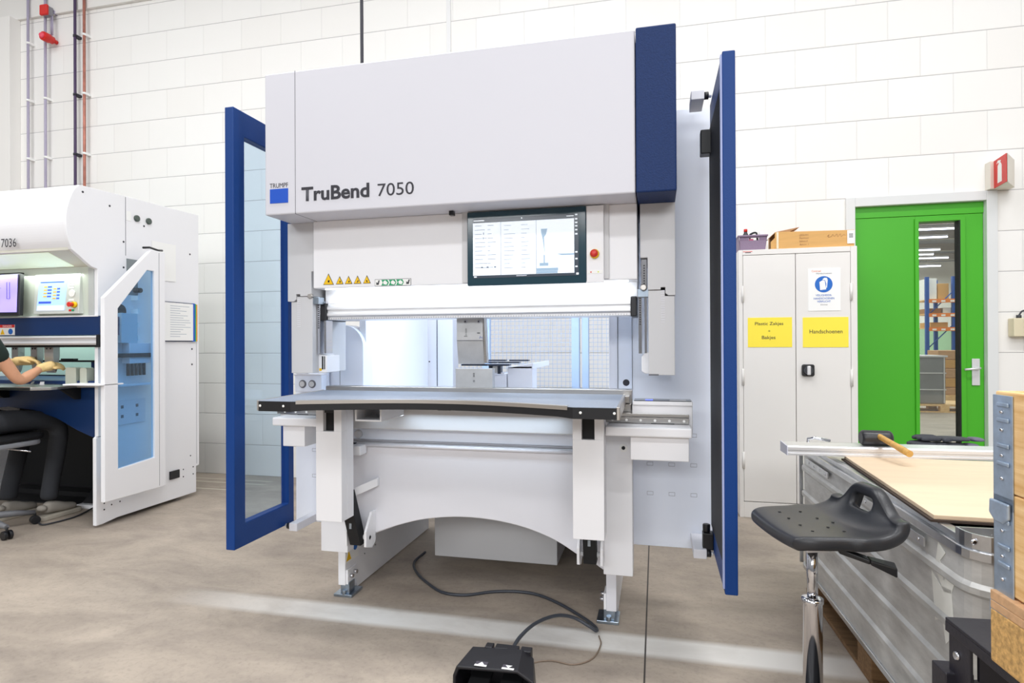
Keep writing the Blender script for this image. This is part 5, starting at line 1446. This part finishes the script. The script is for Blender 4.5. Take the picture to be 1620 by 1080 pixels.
cpo = cp.build('corner_cap', CRM2, cr_, 0.001)
for px_, py_ in ((0.012, -CL+0.032), (0.05, -CL-0.001), (0.11, -CL-0.001), (0.17, -CL-0.001), (0.23, -CL-0.001)):
    MB().lathe((px_, py_, CT+0.026), [(0.004, -0.004), (0.008, -0.001), (0.008, 0.001)], 'y', 10).build('rivet', CHROME, cpo)
MB().lathe((0.13, -CL+0.055, CT+0.046), [(0.028, 0), (0.026, 0.006), (0.012, 0.010)], 'z', 20).build('stacking_knob', CRM2, cr_)
MB().tube([(0.03, -0.03, CT+0.02), (0.03, -0.03, CT+0.045), (0.06, -0.04, CT+0.052), (0.13, -0.05, CT+0.040)], 0.008, 8).build('rear_latch', CHROME, cr_)
MB().box(-0.006, 0.012, -0.01, 0.006, CB, CT).build('corner_post', CRM2, cr_, 0.003)
# torn sticker remains
WHP = mat('torn_sticker', 'E2E2DC', 0.7)
for k, pts in enumerate(([(-1.46, 0.72), (-1.50, 0.70), (-1.47, 0.67), (-1.49, 0.62), (-1.52, 0.66), (-1.55, 0.64), (-1.53, 0.60), (-1.49, 0.59), (-1.44, 0.64)],
             [(-1.42, 0.625), (-1.47, 0.60), (-1.53, 0.61), (-1.54, 0.54), (-1.58, 0.52), (-1.575, 0.45), (-1.55, 0.43), (-1.53, 0.48), (-1.50, 0.45), (-1.48, 0.51), (-1.44, 0.49)])):
    MB().prism(pts, 'x', -0.0016, -0.0004).build('sticker_remnant', WHP, cr_)
# the pallet below the crate
WOODP = mat('weathered_pallet_wood', '8A6A48', 0.85, var=0.35, vscale=6, vstretch=(1, 10, 10), bump=0.3, bscale=60)
pl_ = thing('pallet', 'weathered wooden pallet under the aluminium crate', 'pallet', (CRX, CRY, 0), CRA, local=True)
for x in (0.02, 0.54, 1.06):
    MB().box(x, x+0.12, -CL+0.02, -0.02, 0, 0.02).build('bottom_board', WOODP, pl_, 0.002)
    for y in (-CL+0.05, -CL/2-0.07, -0.19):
        MB().box(x, x+0.12, y, y+0.145, 0.02, 0.098).build('block', WOODP, pl_, 0.003)
for y in (-1.54, -1.20, -0.86, -0.52, -0.18):
    MB().box(0.02, 1.18, y, y+0.12, 0.098, 0.117).build('top_board', WOODP, pl_, 0.002)
for x in (0.02, 0.54, 1.06):
    MB().box(x, x+0.12, -CL+0.02, -0.02, 0.117, 0.137).build('stringer_board', WOODP, pl_, 0.002)
# plywood sheet with dark rubber sheet beneath
SZ = CT + 0.026
def gprism(nm, pts, z0, z1, m__, bev=0.0):
    return MB().prism([(0.797+x*math.cos(R(-1.5))-y*math.sin(R(-1.5)), 2.90+x*math.sin(R(-1.5))+y*math.cos(R(-1.5))) for x, y in pts], 'z', z0, z1).build(nm, m__, None, bev)
o = gprism('rubber_sheet', [(-0.012, 0.0), (0.97, 0.0), (0.97, -0.945), (-0.012, -0.945)], SZ, SZ+0.006, mat('dark_rubber_sheet', '3B2E26', 0.8))
tag(o, 'thin dark sheet lying under the plywood board on the crate lid', 'sheet')
PLY = mat('plywood', 'EBD3B4', 0.65, var=0.06, vscale=3, vstretch=(1, 8, 1))
o = gprism('plywood_board', [(0.0, 0.0), (0.96, 0.0), (0.96, -0.935), (0.0, -0.935)], SZ+0.006, SZ+0.018, PLY, 0.001)
tag(o, 'pale plywood board lying on the lid of the aluminium crate', 'board')
PZ = SZ + 0.018
# aluminium profile across the crate
pr_ = thing('aluminium_profile', 'long bright box-shaped aluminium profile with grooves lying across the crate', 'metal profile', (0.56, 2.87, PZ))
XL = 0.562
ang = R(3.0)
cA, sA = math.cos(ang), math.sin(ang)
def Pf(u, v, z): return (XL + u*cA - v*sA, 2.865 + u*sA + v*cA, z)
m_ = MB()
sec = [(0.0, 0.0), (0.0, 0.010), (0.006, 0.013), (0.006, 0.020), (0.0, 0.023), (0.0, 0.036), (0.006, 0.042), (0.115, 0.042), (0.115, 0.0)]
A = [m_.bm.verts.new(Pf(0, v, PZ+z)) for v, z in sec]; B = [m_.bm.verts.new(Pf(1.02, v, PZ+z)) for v, z in sec]
m_.bm.faces.new(A); m_.bm.faces.new(B[::-1])
for i in range(len(sec)):
    j = (i+1) % len(sec); m_.bm.faces.new((A[i], B[i], B[j], A[j]))
m_.build('profile_body', ALU, pr_, 0.001)
m_ = MB()
m_.hexa([Pf(-0.004, -0.001, PZ), Pf(0, -0.001, PZ), Pf(0, 0.116, PZ), Pf(-0.004, 0.116, PZ), Pf(-0.004, -0.001, PZ+0.040), Pf(0, -0.001, PZ+0.040), Pf(0, 0.116, PZ+0.046), Pf(-0.004, 0.116, PZ+0.046)])
m_.build('end_cap', mat('lilac_white_cap', 'E6E6F2', 0.5), pr_)
# mallet
PT = PZ + 0.042
ml = thing('mallet', 'black rubber mallet with a wooden handle resting on the aluminium profile', 'mallet', (0.93, 2.93, PT))
hc = V(Pf(0.375, 0.055, PT+0.034))
ax_ = V((cA, sA, 0))
m_ = MB()
prf = [(0.026, -0.062), (0.033, -0.054), (0.034, -0.045), (0.0335, 0.045), (0.033, 0.054), (0.026, 0.062)]
m_.tube([hc+ax_*h for r, h in prf], [r for r, h in prf], 28).build('rubber_head', mat('black_rubber', '2A2A2E', 0.35), ml)
he = V((0.975, 2.69, PT+0.010))
h0 = hc + V((0.005, -0.01, 0.012))
m_ = MB().tube([h0 - (he-h0).normalized()*0.02, h0, h0+(he-h0)*0.5, h0+(he-h0)*0.8, he], [0.011, 0.012, 0.0125, 0.014, 0.0135], 14)
m_.build('wooden_handle', mat('ash_wood', 'D9A95A', 0.5, var=0.2, vscale=20, vstretch=(1, 6, 1)), ml)
# gloves
gv = mat('dark_work_glove', '3E4046', 0.8, bump=0.5, bscale=120)
gv2 = mat('lilac_grey_knit', '6C6878', 0.85, bump=0.5, bscale=200)
gb = V((1.30, 3.33, SZ+0.004))
for q, (dx, dy, dz, lab) in enumerate(((0, 0.0, 0.0, 'lower dark work glove lying flat under the other glove behind the profile'), (0.03, 0.02, 0.027, 'upper dark work glove with lilac grey cuff lying on top of the other glove'))):
    chs = [[(gb+V((dx, dy, dz+0.012)), (0.05, 0.012)), (gb+V((dx+0.07, dy, dz+0.012)), (0.05, 0.012)), (gb+V((dx+0.14, dy+0.005, dz+0.010)), (0.045, 0.010))]]
    for k in range(4):
        yy = -0.035+0.023*k
        chs.append([(gb+V((dx+0.01, dy+yy, dz+0.012)), 0.013), (gb+V((dx-0.05, dy+yy*1.2, dz+0.013)), 0.0125), (gb+V((dx-0.085-0.01*(k % 3), dy+yy*1.3-0.006, dz+0.012)), 0.010)])
    chs.append([(gb+V((dx+0.05, dy-0.04, dz+0.014)), 0.013), (gb+V((dx, dy-0.065, dz+0.012)), 0.011)])
    g_ = skin_mesh(chs).build('work_glove', gv, None)
    tag(g_, lab, 'glove', 'pair of dark work gloves on the crate')
    ORG[g_.name] = Vector(g_.location)
    skin_mesh([[(gb+V((dx+0.14, dy+0.005, dz+0.011)), (0.047, 0.012)), (gb+V((dx+0.20, dy+0.012, dz+0.010)), (0.043, 0.010))]]).build('cuff', gv2, g_)

# ------------------------------------------------------------------ stool
stl = thing('stool', 'black moulded sit-stand stool on a chrome column in front of the aluminium crate', 'stool', (0.462, 2.013, 0), 0.0)
sr = R(-74)
sc0 = V((0.490, 2.050, 0.728))
def SP(a, b, z):   # a across, b towards the back
    c, s = math.cos(sr), math.sin(sr)
    return (sc0.x + a*c - b*s, sc0.y + a*s + b*c, sc0.z + z)
NU, NV = 16, 18
m_ = MB()
grid = {}
W2, D2 = 0.195, 0.160
for j in range(NV+1):
    for i in range(NU+1):
        u = -1+2*i/NU
        v = -1 + 2.9*j/NV          # beyond 1 the surface climbs to the grip
        vb = min(v, 1.0)
        wv = W2*(0.93 + 0.07*vb if vb < 0 else 1 - 0.22*max(0, vb)**2)
        # rounded front corners
        if v < -0.4:
            k = (-v-0.4)/0.6
            wv *= math.sqrt(max(0.0, 1-0.30*k**3))
        b = D2*vb
        z = 0.012*u*u - 0.006
        if v < -0.7: z -= 0.05*(-v-0.7)**2*3
        if v > 0.45:
            t = min(1.0, (v-0.45)/1.45)
            au = min(1.0, max(0.0, (abs(u)-0.22)/0.62))
            cu = 1 - au*au*(3-2*au)
            z += (0.034 + 0.084*cu)*(t**1.5)
            b = D2*0.45 + 0.078*math.sin(t*math.pi/2) - 0.010*cu*t*t
            wv = W2*(1-0.22*0.2)*(1-0.10*t**2)
            b -= 0.02*abs(u)**3*t
        grid[i, j] = m_.bm.verts.new(SP(u*wv, b, z))
for j in range(NV):
    for i in range(NU):
        if 6 <= i <= 9 and 14 <= j <= 15: continue
        f = m_.bm.faces.new((grid[i, j], grid[i+1, j], grid[i+1, j+1], grid[i, j+1])); f.smooth = True
up_n = sum(f.normal.z for f in m_.bm.faces) if not m_.bm.normal_update() else 0
seat = m_.build('seat', mat('black_polyurethane', '2B2C30', 0.36, bump=0.15, bscale=300), stl)
seat.data.update()
if sum(p.normal.z for p in seat.data.polygons) < 0: seat.data.flip_normals()
md = seat.modifiers.new('thick', 'SOLIDIFY'); md.thickness = 0.040; md.offset = -1
md = seat.modifiers.new('sub', 'SUBSURF'); md.levels = 2; md.render_levels = 2
m_ = MB()
for a, b in ((-0.11, -0.07), (-0.05, -0.07), (0.02, -0.07), (0.09, -0.07), (-0.11, 0.0), (-0.045, 0.02), (0.05, 0.0), (0.10, 0.02), (0.0, 0.045)):
    z = 0.012*(a/W2)**2 - 0.006 + 0.0012
    p_ = SP(a, b, z)
    m_.lathe(p_, [(0.0045, 0.0), (0.0045, 0.001)], 'z', 10)
m_.build('vent_hole', BLACKM, seat)
def SB_(a0, a1, b0, b1, z0, z1):
    pts = [SP(a0, b0, z0), SP(a1, b0, z0), SP(a1, b1, z0), SP(a0, b1, z0), SP(a0, b0, z1), SP(a1, b0, z1), SP(a1, b1, z1), SP(a0, b1, z1)]
    return MB().hexa(pts)
SB_(-0.07, 0.09, -0.10, 0.10, -0.062, -0.038).build('tilt_mechanism', BLACK, stl, 0.006)
SB_(0.07, 0.115, -0.10, -0.03, -0.058, -0.046).build('steel_plate', ALU, stl, 0.002)
lv0 = V(SP(0.10, 0.0, -0.055)); lv1 = V(SP(0.135, 0.07, -0.075)); lv2 = V(SP(0.150, 0.135, -0.105))
m_ = MB().hexa([tuple(lv0+V((0, -0.015, -0.008))), tuple(lv1+V((0, -0.02, -0.008))), tuple(lv1+V((0, 0.02, -0.006))), tuple(lv0+V((0, 0.015, -0.006))),
                tuple(lv0+V((0, -0.015, 0.008))), tuple(lv1+V((0, -0.02, 0.006))), tuple(lv1+V((0, 0.02, 0.008))), tuple(lv0+V((0, 0.015, 0.008)))])
m_.hexa([tuple(lv1+V((0, -0.02, -0.008))), tuple(lv2+V((0, -0.03, -0.008))), tuple(lv2+V((0.01, 0.02, -0.006))), tuple(lv1+V((0, 0.02, -0.006))),
         tuple(lv1+V((0, -0.02, 0.006))), tuple(lv2+V((0, -0.03, 0.020))), tuple(lv2+V((0.01, 0.02, 0.022))), tuple(lv1+V((0, 0.02, 0.008)))])
lever = m_.build('height_lever', BLACK, stl, 0.004)
MB().cyl((0.462, 2.013, 0.45), (0.462, 2.013, 0.69), 0.0155, 24).build('piston', CHROME, stl)
MB().lathe((0.462, 2.013, 0.02), [(0.028, 0), (0.028, 0.465), (0.031, 0.47), (0.031, 0.482), (0.02, 0.485)], 'z', 28).build('column_tube', CHROME, stl)
MB().lathe((0.462, 2.013, 0.0), [(0.21, 0), (0.21, 0.008), (0.19, 0.016), (0.05, 0.028), (0.035, 0.035)], 'z', 48).build('base_plate', BLACK, stl)

# ------------------------------------------------------------------ pallet collar on a black stand
KR = R(5)
kx, ky = 0.660, 1.400
def H(x, y, z=0):
    c, s = math.cos(KR), math.sin(KR)
    return (kx + x*c - y*s, ky + x*s + y*c, z)
PINE = mat('pine_board', 'F0CE98', 0.6, var=0.18, vscale=5, vstretch=(3, 1, 14), vcol='D9A868')
CHIP = mat('pressed_chip_block', 'D2A768', 0.85, var=0.45, vscale=90, bump=0.8, bscale=120)
BRD = mat('pallet_board_wood', 'CFA57C', 0.75, var=0.2, vscale=8, vstretch=(1, 6, 6))
def collar(z0, lab):
    t = thing('pallet_collar', lab, 'pallet collar', (kx, ky, z0), KR, group='pine pallet collars stacked at the right edge', local=True)
    h = 0.195
    for x0, x1, y0, y1 in ((0, 0.020, -0.80, 0), (1.18, 1.20, -0.80, 0), (0.02, 1.18, -0.02, 0), (0.02, 1.18, -0.80, -0.78)):
        MB().box(x0, x1, y0, y1, 0, h).build('board', PINE, t, 0.003)
    hg = MB()
    hg.prism([(-0.055, -0.035), (0.003, -0.035), (0.003, 0.188), (-0.055, 0.188)], 'x', -0.003, -0.0004)
    hg.box(-0.003, 0.055, 0.0, 0.003, -0.035, 0.188)
    g_ = hg.build('corner_hinge', ZINCL, t, 0.001)
    for z in (0.165, 0.135, 0.085, 0.05):
        MB().box(-0.0075, -0.003, -0.048, -0.014, z, z+0.009).build('pressed_rib', ZINCL, g_, 0.003)
    for z in (0.155, 0.12, 0.07, 0.025):
        MB().lathe((-0.003, -0.026, z), [(0.0025, -0.004), (0.0045, 0)], 'x', 10).build('rivet', CHROME, g_)
    MB().prism([(-0.052, -0.02), (0.004, -0.02), (0.006, -0.048), (-0.012, -0.062), (-0.035, -0.062), (-0.052, -0.05)], 'x', -0.011, -0.004).build('locking_lug', ZINCL, g_, 0.003)
    return t
ZINCL = mat('galvanised_hinge', 'B4C4D6', 0.38, 0.75, var=0.2, vscale=30)
collar(0.991, 'pine pallet collar with a galvanised hinge, topmost of the two at the right edge')
collar(0.794, 'lower pine pallet collar with grainy board and hinge, standing on the pallet')
plt = thing('pallet', 'wooden pallet with a pressed chip corner block on the black steel stand', 'pallet', (kx, ky, 0.648), KR, local=True)
for x in (-0.012, 0.52, 1.05):
    for y in (-0.80, -0.46, -0.10):
        MB().box(x, x+0.145, y, y+0.10, 0, 0.105).build('block', CHIP, plt, 0.003)
for y in (-0.80, -0.46, -0.10):
    MB().box(-0.012, 1.2, y, y+0.10, 0.105, 0.122).build('stringer_board', BRD, plt, 0.002)
for y in (-0.80, -0.62, -0.46, -0.28, -0.12):
    MB().box(-0.012, 1.2, y, y+0.12, 0.122, 0.142).build('top_board', BRD, plt, 0.002)
STM = mat('black_painted_steel', '24222A', 0.4, bump=0.2, bscale=100)
sx0, sy0 = 0.655, 1.60
std = thing('steel_stand', 'black painted steel stand carrying the pallet at the lower right corner', 'stand', (sx0, sy0, 0), KR, local=True)
MB().box(-0.005, 1.3, -1.10, 0.0, 0.638, 0.646).build('top_plate', STM, std, 0.002)
MB().box(-0.005, 0.003, -1.10, 0.0, 0.615, 0.638).box(0.02, 0.08, -0.085, -0.075, 0.54, 0.638).build('edge_flange', STM, std, 0.001)
tn = MB().box(0.0, 0.008, -0.085, -0.005, 0.50, 0.638).build('corner_gusset', STM, std, 0.002)
MB().lathe((0.0, -0.04, 0.575), [(0.008, -0.006), (0.010, -0.002), (0.010, 0)], 'x', 12).build('bolt', CHROME, tn)
for x, y in ((-0.02, 0.03), (1.25, 0.03), (-0.02, -1.10), (1.25, -1.10)):
    MB().box(x, x+0.06, y-0.06, y, 0.0, 0.53).build('leg', STM, std, 0.003)
MB().box(0.01, 1.28, -0.06, -0.01, 0.47, 0.51).box(0.0, 0.05, -1.10, -0.03, 0.47, 0.51).build('cross_rail', STM, std, 0.002)

# ------------------------------------------------------------------ foot switch and its cable
BPL = mat('black_moulded_plastic', '1B1A1F', 0.42)
fp = thing('foot_switch', 'black double foot switch with arrow stickers on the floor at the bottom edge', 'foot switch', (-0.565, 2.13, 0), R(0), local=True)
# local: x across, y to the back
m_ = MB()
fo = [(-0.152, 0.0), (-0.150, 0.098), (-0.136, 0.134), (0.09, 0.142), (0.148, 0.108), (0.160, 0.0)]
fi = [(-0.140, 0.0), (-0.138, 0.092), (-0.126, 0.122), (0.086, 0.130), (0.136, 0.100), (0.148, 0.0)]
bo = [(-0.138, 0.0), (-0.130, 0.108), (-0.118, 0.136), (0.075, 0.146), (0.118, 0.118), (0.128, 0.0)]
def sec_(y, pts): return [m_.bm.verts.new((p[0], y, p[1])) for p in pts]
o1 = sec_(-0.075, fo); o2 = sec_(0.068, bo); o3 = sec_(0.085, [(p[0]*0.97, p[1]*0.86) for p in bo])
i1 = sec_(-0.075, fi); i2 = sec_(0.05, [(p[0]*0.9, p[1]*0.92) for p in bo])
def sk_(a, b):
    for i in range(len(a)-1): m_.bm.faces.new((a[i], a[i+1], b[i+1], b[i]))
sk_(o1, o2); sk_(o2, o3); sk_(i2, i1)
for i in range(5): m_.bm.faces.new((o1[i], i1[i], i1[i+1], o1[i+1]))
m_.bm.faces.new(o3); m_.bm.faces.new(i2[::-1])
hd_ = m_.build('hood', BPL, fp, 0.004)
MB().box(-0.148, 0.155, -0.20, 0.075, 0.0, 0.016).build('base', BPL, fp, 0.004)
for xa_, xb_ in ((-0.070, -0.040), (-0.032, 0.058), (0.066, 0.108)):
    MB().box(xa_, xb_, 0.062, 0.098, 0.016, 0.143).build('rear_block', BPL, fp, 0.003)
for s in (-1, 1):
    x0, x1 = (-0.095, -0.020) if s < 0 else (0.020, 0.095)
    m2_ = MB().hexa([(x0, -0.18, 0.040), (x1, -0.18, 0.040), (x1, 0.03, 0.080), (x0, 0.03, 0.080), (x0, -0.18, 0.055), (x1, -0.18, 0.055), (x1, 0.03, 0.095), (x0, 0.03, 0.095)])
    m2_.hexa([(x0, -0.125, 0.066), (x1, -0.125, 0.066), (x1, -0.10, 0.071), (x0, -0.10, 0.071), (x0, -0.120, 0.084), (x1, -0.120, 0.084), (x1, -0.10, 0.084), (x0, -0.10, 0.084)])
    m2_.build('pedal', BLACKM, fp, 0.002)
def hoodz(y): # top of hood at y
    t = (y+0.075)/0.143
    return 0.139*(1-t) + 0.141*t + 0.001
for xa, up_s in ((-0.070, 1), (0.030, 0)):
    ya0, yb0 = -0.072, -0.040
    o_ = MB().hexa([(xa, ya0, hoodz(ya0)), (xa+0.044, ya0, hoodz(ya0)), (xa+0.044, yb0, hoodz(yb0)), (xa, yb0, hoodz(yb0)), (xa, ya0, hoodz(ya0)+0.001), (xa+0.044, ya0, hoodz(ya0)+0.001), (xa+0.044, yb0, hoodz(yb0)+0.001), (xa, yb0, hoodz(yb0)+0.001)]).build('sticker', mat('clear_sticker', '4A4650', 0.3), hd_)
    mm = MB()
    yq = ya0+0.010
    def zz_(y): return hoodz(y)+0.0012
    tri_ = [(xa+0.010, yq), (xa+0.034, yq), (xa+0.022, yb0-0.004)] if up_s else [(xa+0.022, yq), (xa+0.034, yb0-0.006), (xa+0.010, yb0-0.006)]
    A = [mm.bm.verts.new((x, y, zz_(y))) for x, y in tri_]; B = [mm.bm.verts.new((x, y, zz_(y)+0.0008)) for x, y in tri_]
    mm.bm.faces.new(A); mm.bm.faces.new(B)
    for i in range(3): mm.bm.faces.new((A[i], A[(i+1) % 3], B[(i+1) % 3], B[i]))
    mm.box(xa, xa+0.044, ya0, ya0+0.010, zz_(ya0), zz_(ya0+0.01)+0.0008)
    mm.build('arrow', PAPER, o_)
CAB = mat('dark_grey_cable', '3A3E46', 0.4)
path = [(-1.36, 3.42, 0.03), (-1.381, 3.30, 0.008), (-1.30, 3.15, 0.008), (-1.18, 3.02, 0.008), (-1.07, 2.935, 0.008), (-0.95, 2.93, 0.008), (-0.823, 3.0, 0.008), (-0.70, 3.03, 0.008), (-0.58, 3.01, 0.008), (-0.45, 2.92, 0.008), (-0.33, 2.80, 0.010), (-0.27, 2.715, 0.014), (-0.262, 2.67, 0.02), (-0.29, 2.66, 0.04), (-0.36, 2.655, 0.075), (-0.43, 2.60, 0.10), (-0.50, 2.50, 0.105), (-0.54, 2.38, 0.10), (-0.552, 2.29, 0.09), (-0.555, 2.235, 0.08)]
o = MB().tube(spline(path, 8), 0.0075, 10).build('foot_switch_cable', CAB, None)
tag(o, 'dark grey cable snaking from under the large press brake to the foot switch', 'cable')
o = MB().tube(spline([(-0.50, 2.235, 0.02), (-0.50, 2.36, 0.004), (-0.42, 2.41, 0.004), (-0.33, 2.40, 0.004), (-0.26, 2.46, 0.004), (-0.235, 2.58, 0.004), (-0.25, 2.66, 0.004)], 8), 0.003, 8).build('thin_cable', mat('brown_wire', '8A7868', 0.5), None)
tag(o, 'thin brownish wire lying on the floor beside the dark cable loop', 'cable')

# ------------------------------------------------------------------ what the door pane shows of the far hall
GRB = mat('grey_mesh_box_metal', '9A9C9E', 0.4, 0.6, var=0.15, vscale=3)
gp = thing('pallet', 'light wooden pallet in the far hall under the grey metal box', 'pallet', (4.95, 12.4, 0))
for y in (12.4, 12.9):
    MB().box(4.45, 5.65, y, y+0.10, 0, 0.02).build('bottom_board', PINE, gp)
    for x in (4.45, 4.99, 5.50):
        MB().box(x, x+0.145, y, y+0.10, 0.02, 0.115).build('block', PINE, gp)
MB().box(4.45, 5.65, 12.4, 13.2, 0.115, 0.15).build('deck', PINE, gp)
gx = thing('metal_box', 'tall grey metal box standing on the pallet seen through the door pane', 'box', (4.85, 12.5, 0.152))
MB().box(4.50, 5.10, 12.45, 13.1, 0.152, 1.02).build('box_body', GRB, gx, 0.02)
MB().box(4.50, 5.10, 12.43, 12.45, 0.40, 0.42).box(4.50, 5.10, 12.43, 12.45, 0.70, 0.72).box(4.48, 5.12, 12.42, 13.12, 1.00, 1.03).box(4.52, 4.54, 12.435, 12.45, 0.17, 1.0).box(5.06, 5.08, 12.435, 12.45, 0.17, 1.0).build('stiffening_rib', ALU, gx)
RKB = mat('rack_blue', '2455A8', 0.45); RKO = mat('rack_orange', 'F08A3C', 0.5)
rk = thing('pallet_rack', 'blue and orange pallet rack in the far hall seen through the door pane', 'rack', (6.4, 15.5, 0))
for x in (5.96, 6.49, 6.62):
    for y in ((15.5,) if x != 6.49 else (15.5, 16.4)):
        MB().box(x, x+0.07, y, y+0.07, 0, 2.75).build('post', RKB, rk)
for k in range(3):
    MB().tube([(6.03, 15.53, 0.4+0.75*k), (6.5, 15.53, 0.9+0.75*k)], 0.012, 6).build('brace', RKB, rk)
for z in (1.52, 1.84, 2.16):
    bm_ = MB().box(6.02, 6.62, 15.48, 15.52, z, z+0.085).build('beam', RKO, rk)
    for k in range(3):
        MB().box(6.08+0.18*k, 6.16+0.18*k, 15.474, 15.48, z+0.015, z+0.055).build('beam_label', PAPER, bm_)
    MB().box(6.03, 6.6, 15.52, 16.4, z+0.06, z+0.085).build('shelf', PINE, rk)
k = 0
BOXL = {0: 'upper left white-fronted box', 1: 'upper right brown carton'}
for x0, x1, z0, z1, m_, lab in ((6.04, 6.22, 2.247, 2.72, PAPER, 'white-fronted box at the left on the top level of the far rack'),
                                (6.24, 6.46, 2.247, 2.60, CARD, 'brown carton at the right on the top level of the far rack'),
                                (6.06, 6.30, 1.927, 2.04, CARDD, 'low brown carton at the left on the middle level of the far rack'),
                                (6.34, 6.52, 1.927, 2.05, PAPER, 'low white carton at the right on the middle level of the far rack'),
                                (6.10, 6.44, 1.607, 1.72, CARD, 'wide flat carton on the lowest level of the far rack')):
    o = MB().box(x0, x1, 15.60, 16.2, z0, z1).build('cardboard_box', m_, None, 0.004)
    tag(o, lab, 'box', 'boxes on the far rack')
for k, (z0, z1) in enumerate(((0.17, 0.33), (0.33, 0.52), (0.52, 0.72), (0.72, 0.90), (0.90, 1.10))):
    m_ = CARD if k % 2 else BRD
    o = MB().box(5.75, 6.46, 14.3+0.02*k, 14.9, z0+0.003, z1-0.004).build('wood_stack', m_, None, 0.01)
    tag(o, ('lowest', 'second lowest', 'middle', 'second highest', 'topmost')[k] + ' bundle of the brown timber stack in front of the far rack', 'timber', 'timber bundles in front of the far rack')
o = MB().box(5.70, 6.50, 14.25, 14.95, 0, 0.17).build('timber_base', PINE, None, 0.01)
tag(o, 'pale timber base under the brown timber stack in the far hall', 'timber')
o = MB().box(5.35, 6.0, 17.0, 17.3, 0.0, 1.35).build('green_partition', mat('partition_green', '9CC3A0', 0.6), None)
tag(o, 'pale green partition panel in the far hall behind the grey metal box', 'partition')
for k, (x0, y0, L_) in enumerate(((7.2, 20.4, 1.5), (7.6, 22.0, 1.5), (11.0, 30.4, 1.3), (9.9, 27.5, 1.5), (8.9, 25.0, 1.2), (9.6, 26.3, 0.8))):
    t = thing('tube_lamp', ('nearest', 'second nearest', 'farthest', 'long', 'short white', 'smallest')[k] + ' glowing tube lamp under the dark ceiling of the far hall', 'lamp', (x0+L_/2, y0, 4.6), group='tube lamps in the far hall')
    MB().box(x0, x0+L_, y0, y0+0.10, 4.66, 4.72).build('housing', WHT, t)
    MB().cyl((x0, y0+0.05, 4.64), (x0+L_, y0+0.05, 4.64), 0.028, 10).build('tube', mat('tube_glow', 'EDE9FF', 0.4, emit=6), t)
